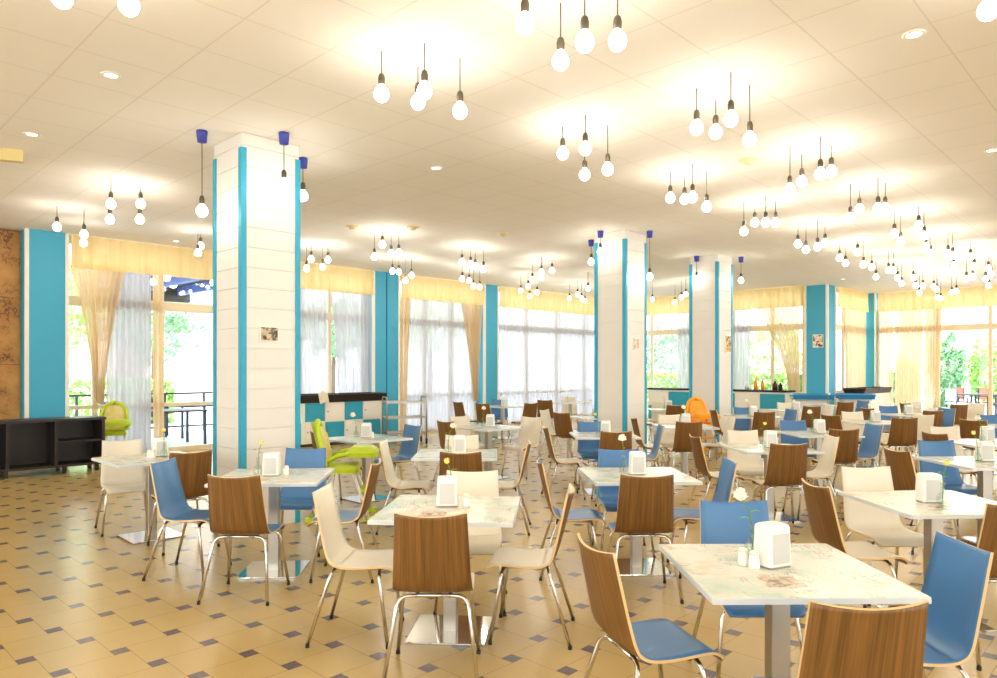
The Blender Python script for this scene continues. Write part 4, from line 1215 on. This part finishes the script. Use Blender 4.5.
# ------------------------------------------------------------------ high chairs
def high_chair(loc, rz, mp, mf, label):
    root = empty('high_chair', loc, rz); tag(root, label, 'high chair')
    def backf(s, t):
        x = (s - .5) * 2; w = .19 * math.sqrt(max(0, 1 - max(0, (t - .45) / .55) ** 2.4))
        return Vector((x * w, -.17 - .12 * t + .05 * x * x, .56 + .47 * t))
    b = MB(); N = 12
    b.grid(lambda s, t: backf(s, t), N, N); b.grid(lambda s, t: backf(s, t) + Vector((0, -.045, -.01)), N, N)
    rim = [backf(0, t / 12) for t in range(13)] + [backf(1, 1 - t / 12) for t in range(13)]
    b.tube([p + Vector((0, -.022, 0)) for p in rim], .03, 8); b.obj('backrest', mp, root)
    b = MB(); b.grid(lambda s, t: backf(.1 + .8 * s, .04 + .84 * t) + Vector((0, .02, 0)), N, N); b.obj('padding', mf, root)
    b = MB(); b.rbox((0, .0, .53), (.36, .36, .09), .05); b.obj('seat', mp, root)
    for s in (-1, 1):
        b = MB(); b.tube([(s * .19, -.18, .60), (s * .205, -.02, .68), (s * .2, .16, .70)], .025, 8); b.obj('armrest', mp, root)
    b = MB(); b.rbox((0, .22, .735), (.5, .33, .05), .1, n=6); b.obj('tray', mp, root)
    for sx in (-1, 1):
        for sy in (-1, 1):
            b = MB(); b.tube([(sx * .13, sy * .12, .5), (sx * .25, sy * .30, .03)], .017, 8); l = b.obj('leg', CHROME if sy < 0 else TRIMW, root)
            b = MB(); b.rbox((sx * .25, sy * .30, .02), (.09, .12, .04), .02); b.obj('foot', mp, l)
    b = MB(); b.box((0, .26, .3), (.3, .12, .03)); b.tube([(-.2, .22, .28), (.2, .22, .28)], .012, 8); b.obj('footrest', mp, root)
    return root


p = uv(4.05, 13.0); high_chair((p.x, p.y, 0), R(-150), GREEN_P, GREEN_F, 'lime green high chair standing at the end of the shelf cabinet')
high_chair((-1.69, 7.68, 0), R(-84), GREEN_P, GREEN_F, 'lime green high chair standing beside the broad plank column')
high_chair((3.93, 13.75, 0), R(190), ORANGE_P, ORANGE_F, 'orange high chair standing before the third plank column')

# ------------------------------------------------------------------ light
w = bpy.data.worlds.new('sky'); SC.world = w; w.use_nodes = True
nt = w.node_tree; bg = nt.nodes['Background']; bg.inputs[0].default_value = (.93, .97, 1.0, 1); bg.inputs[1].default_value = 2.3
sun = bpy.data.lights.new('sun', 'SUN'); sun.energy = 4.0; sun.angle = R(1); sun.color = (1, .96, .88)
so = bpy.data.objects.new('sun', sun); COL.objects.link(so); so.rotation_euler = Vector((VA.x * .45, VA.y * .45, -.9)).to_track_quat('-Z', 'Y').to_euler()

vs = SC.view_settings
vs.view_transform = 'Standard'; vs.look = 'None'; vs.gamma = 1; vs.use_curve_mapping = False; vs.exposure = 1.3
SC.cycles.max_bounces = 10; SC.cycles.diffuse_bounces = 5; SC.cycles.transparent_max_bounces = 24
SC.cycles.sample_clamp_indirect = 4; SC.cycles.sample_clamp_direct = 6
SC.cycles.caustics_reflective = False; SC.cycles.caustics_refractive = False
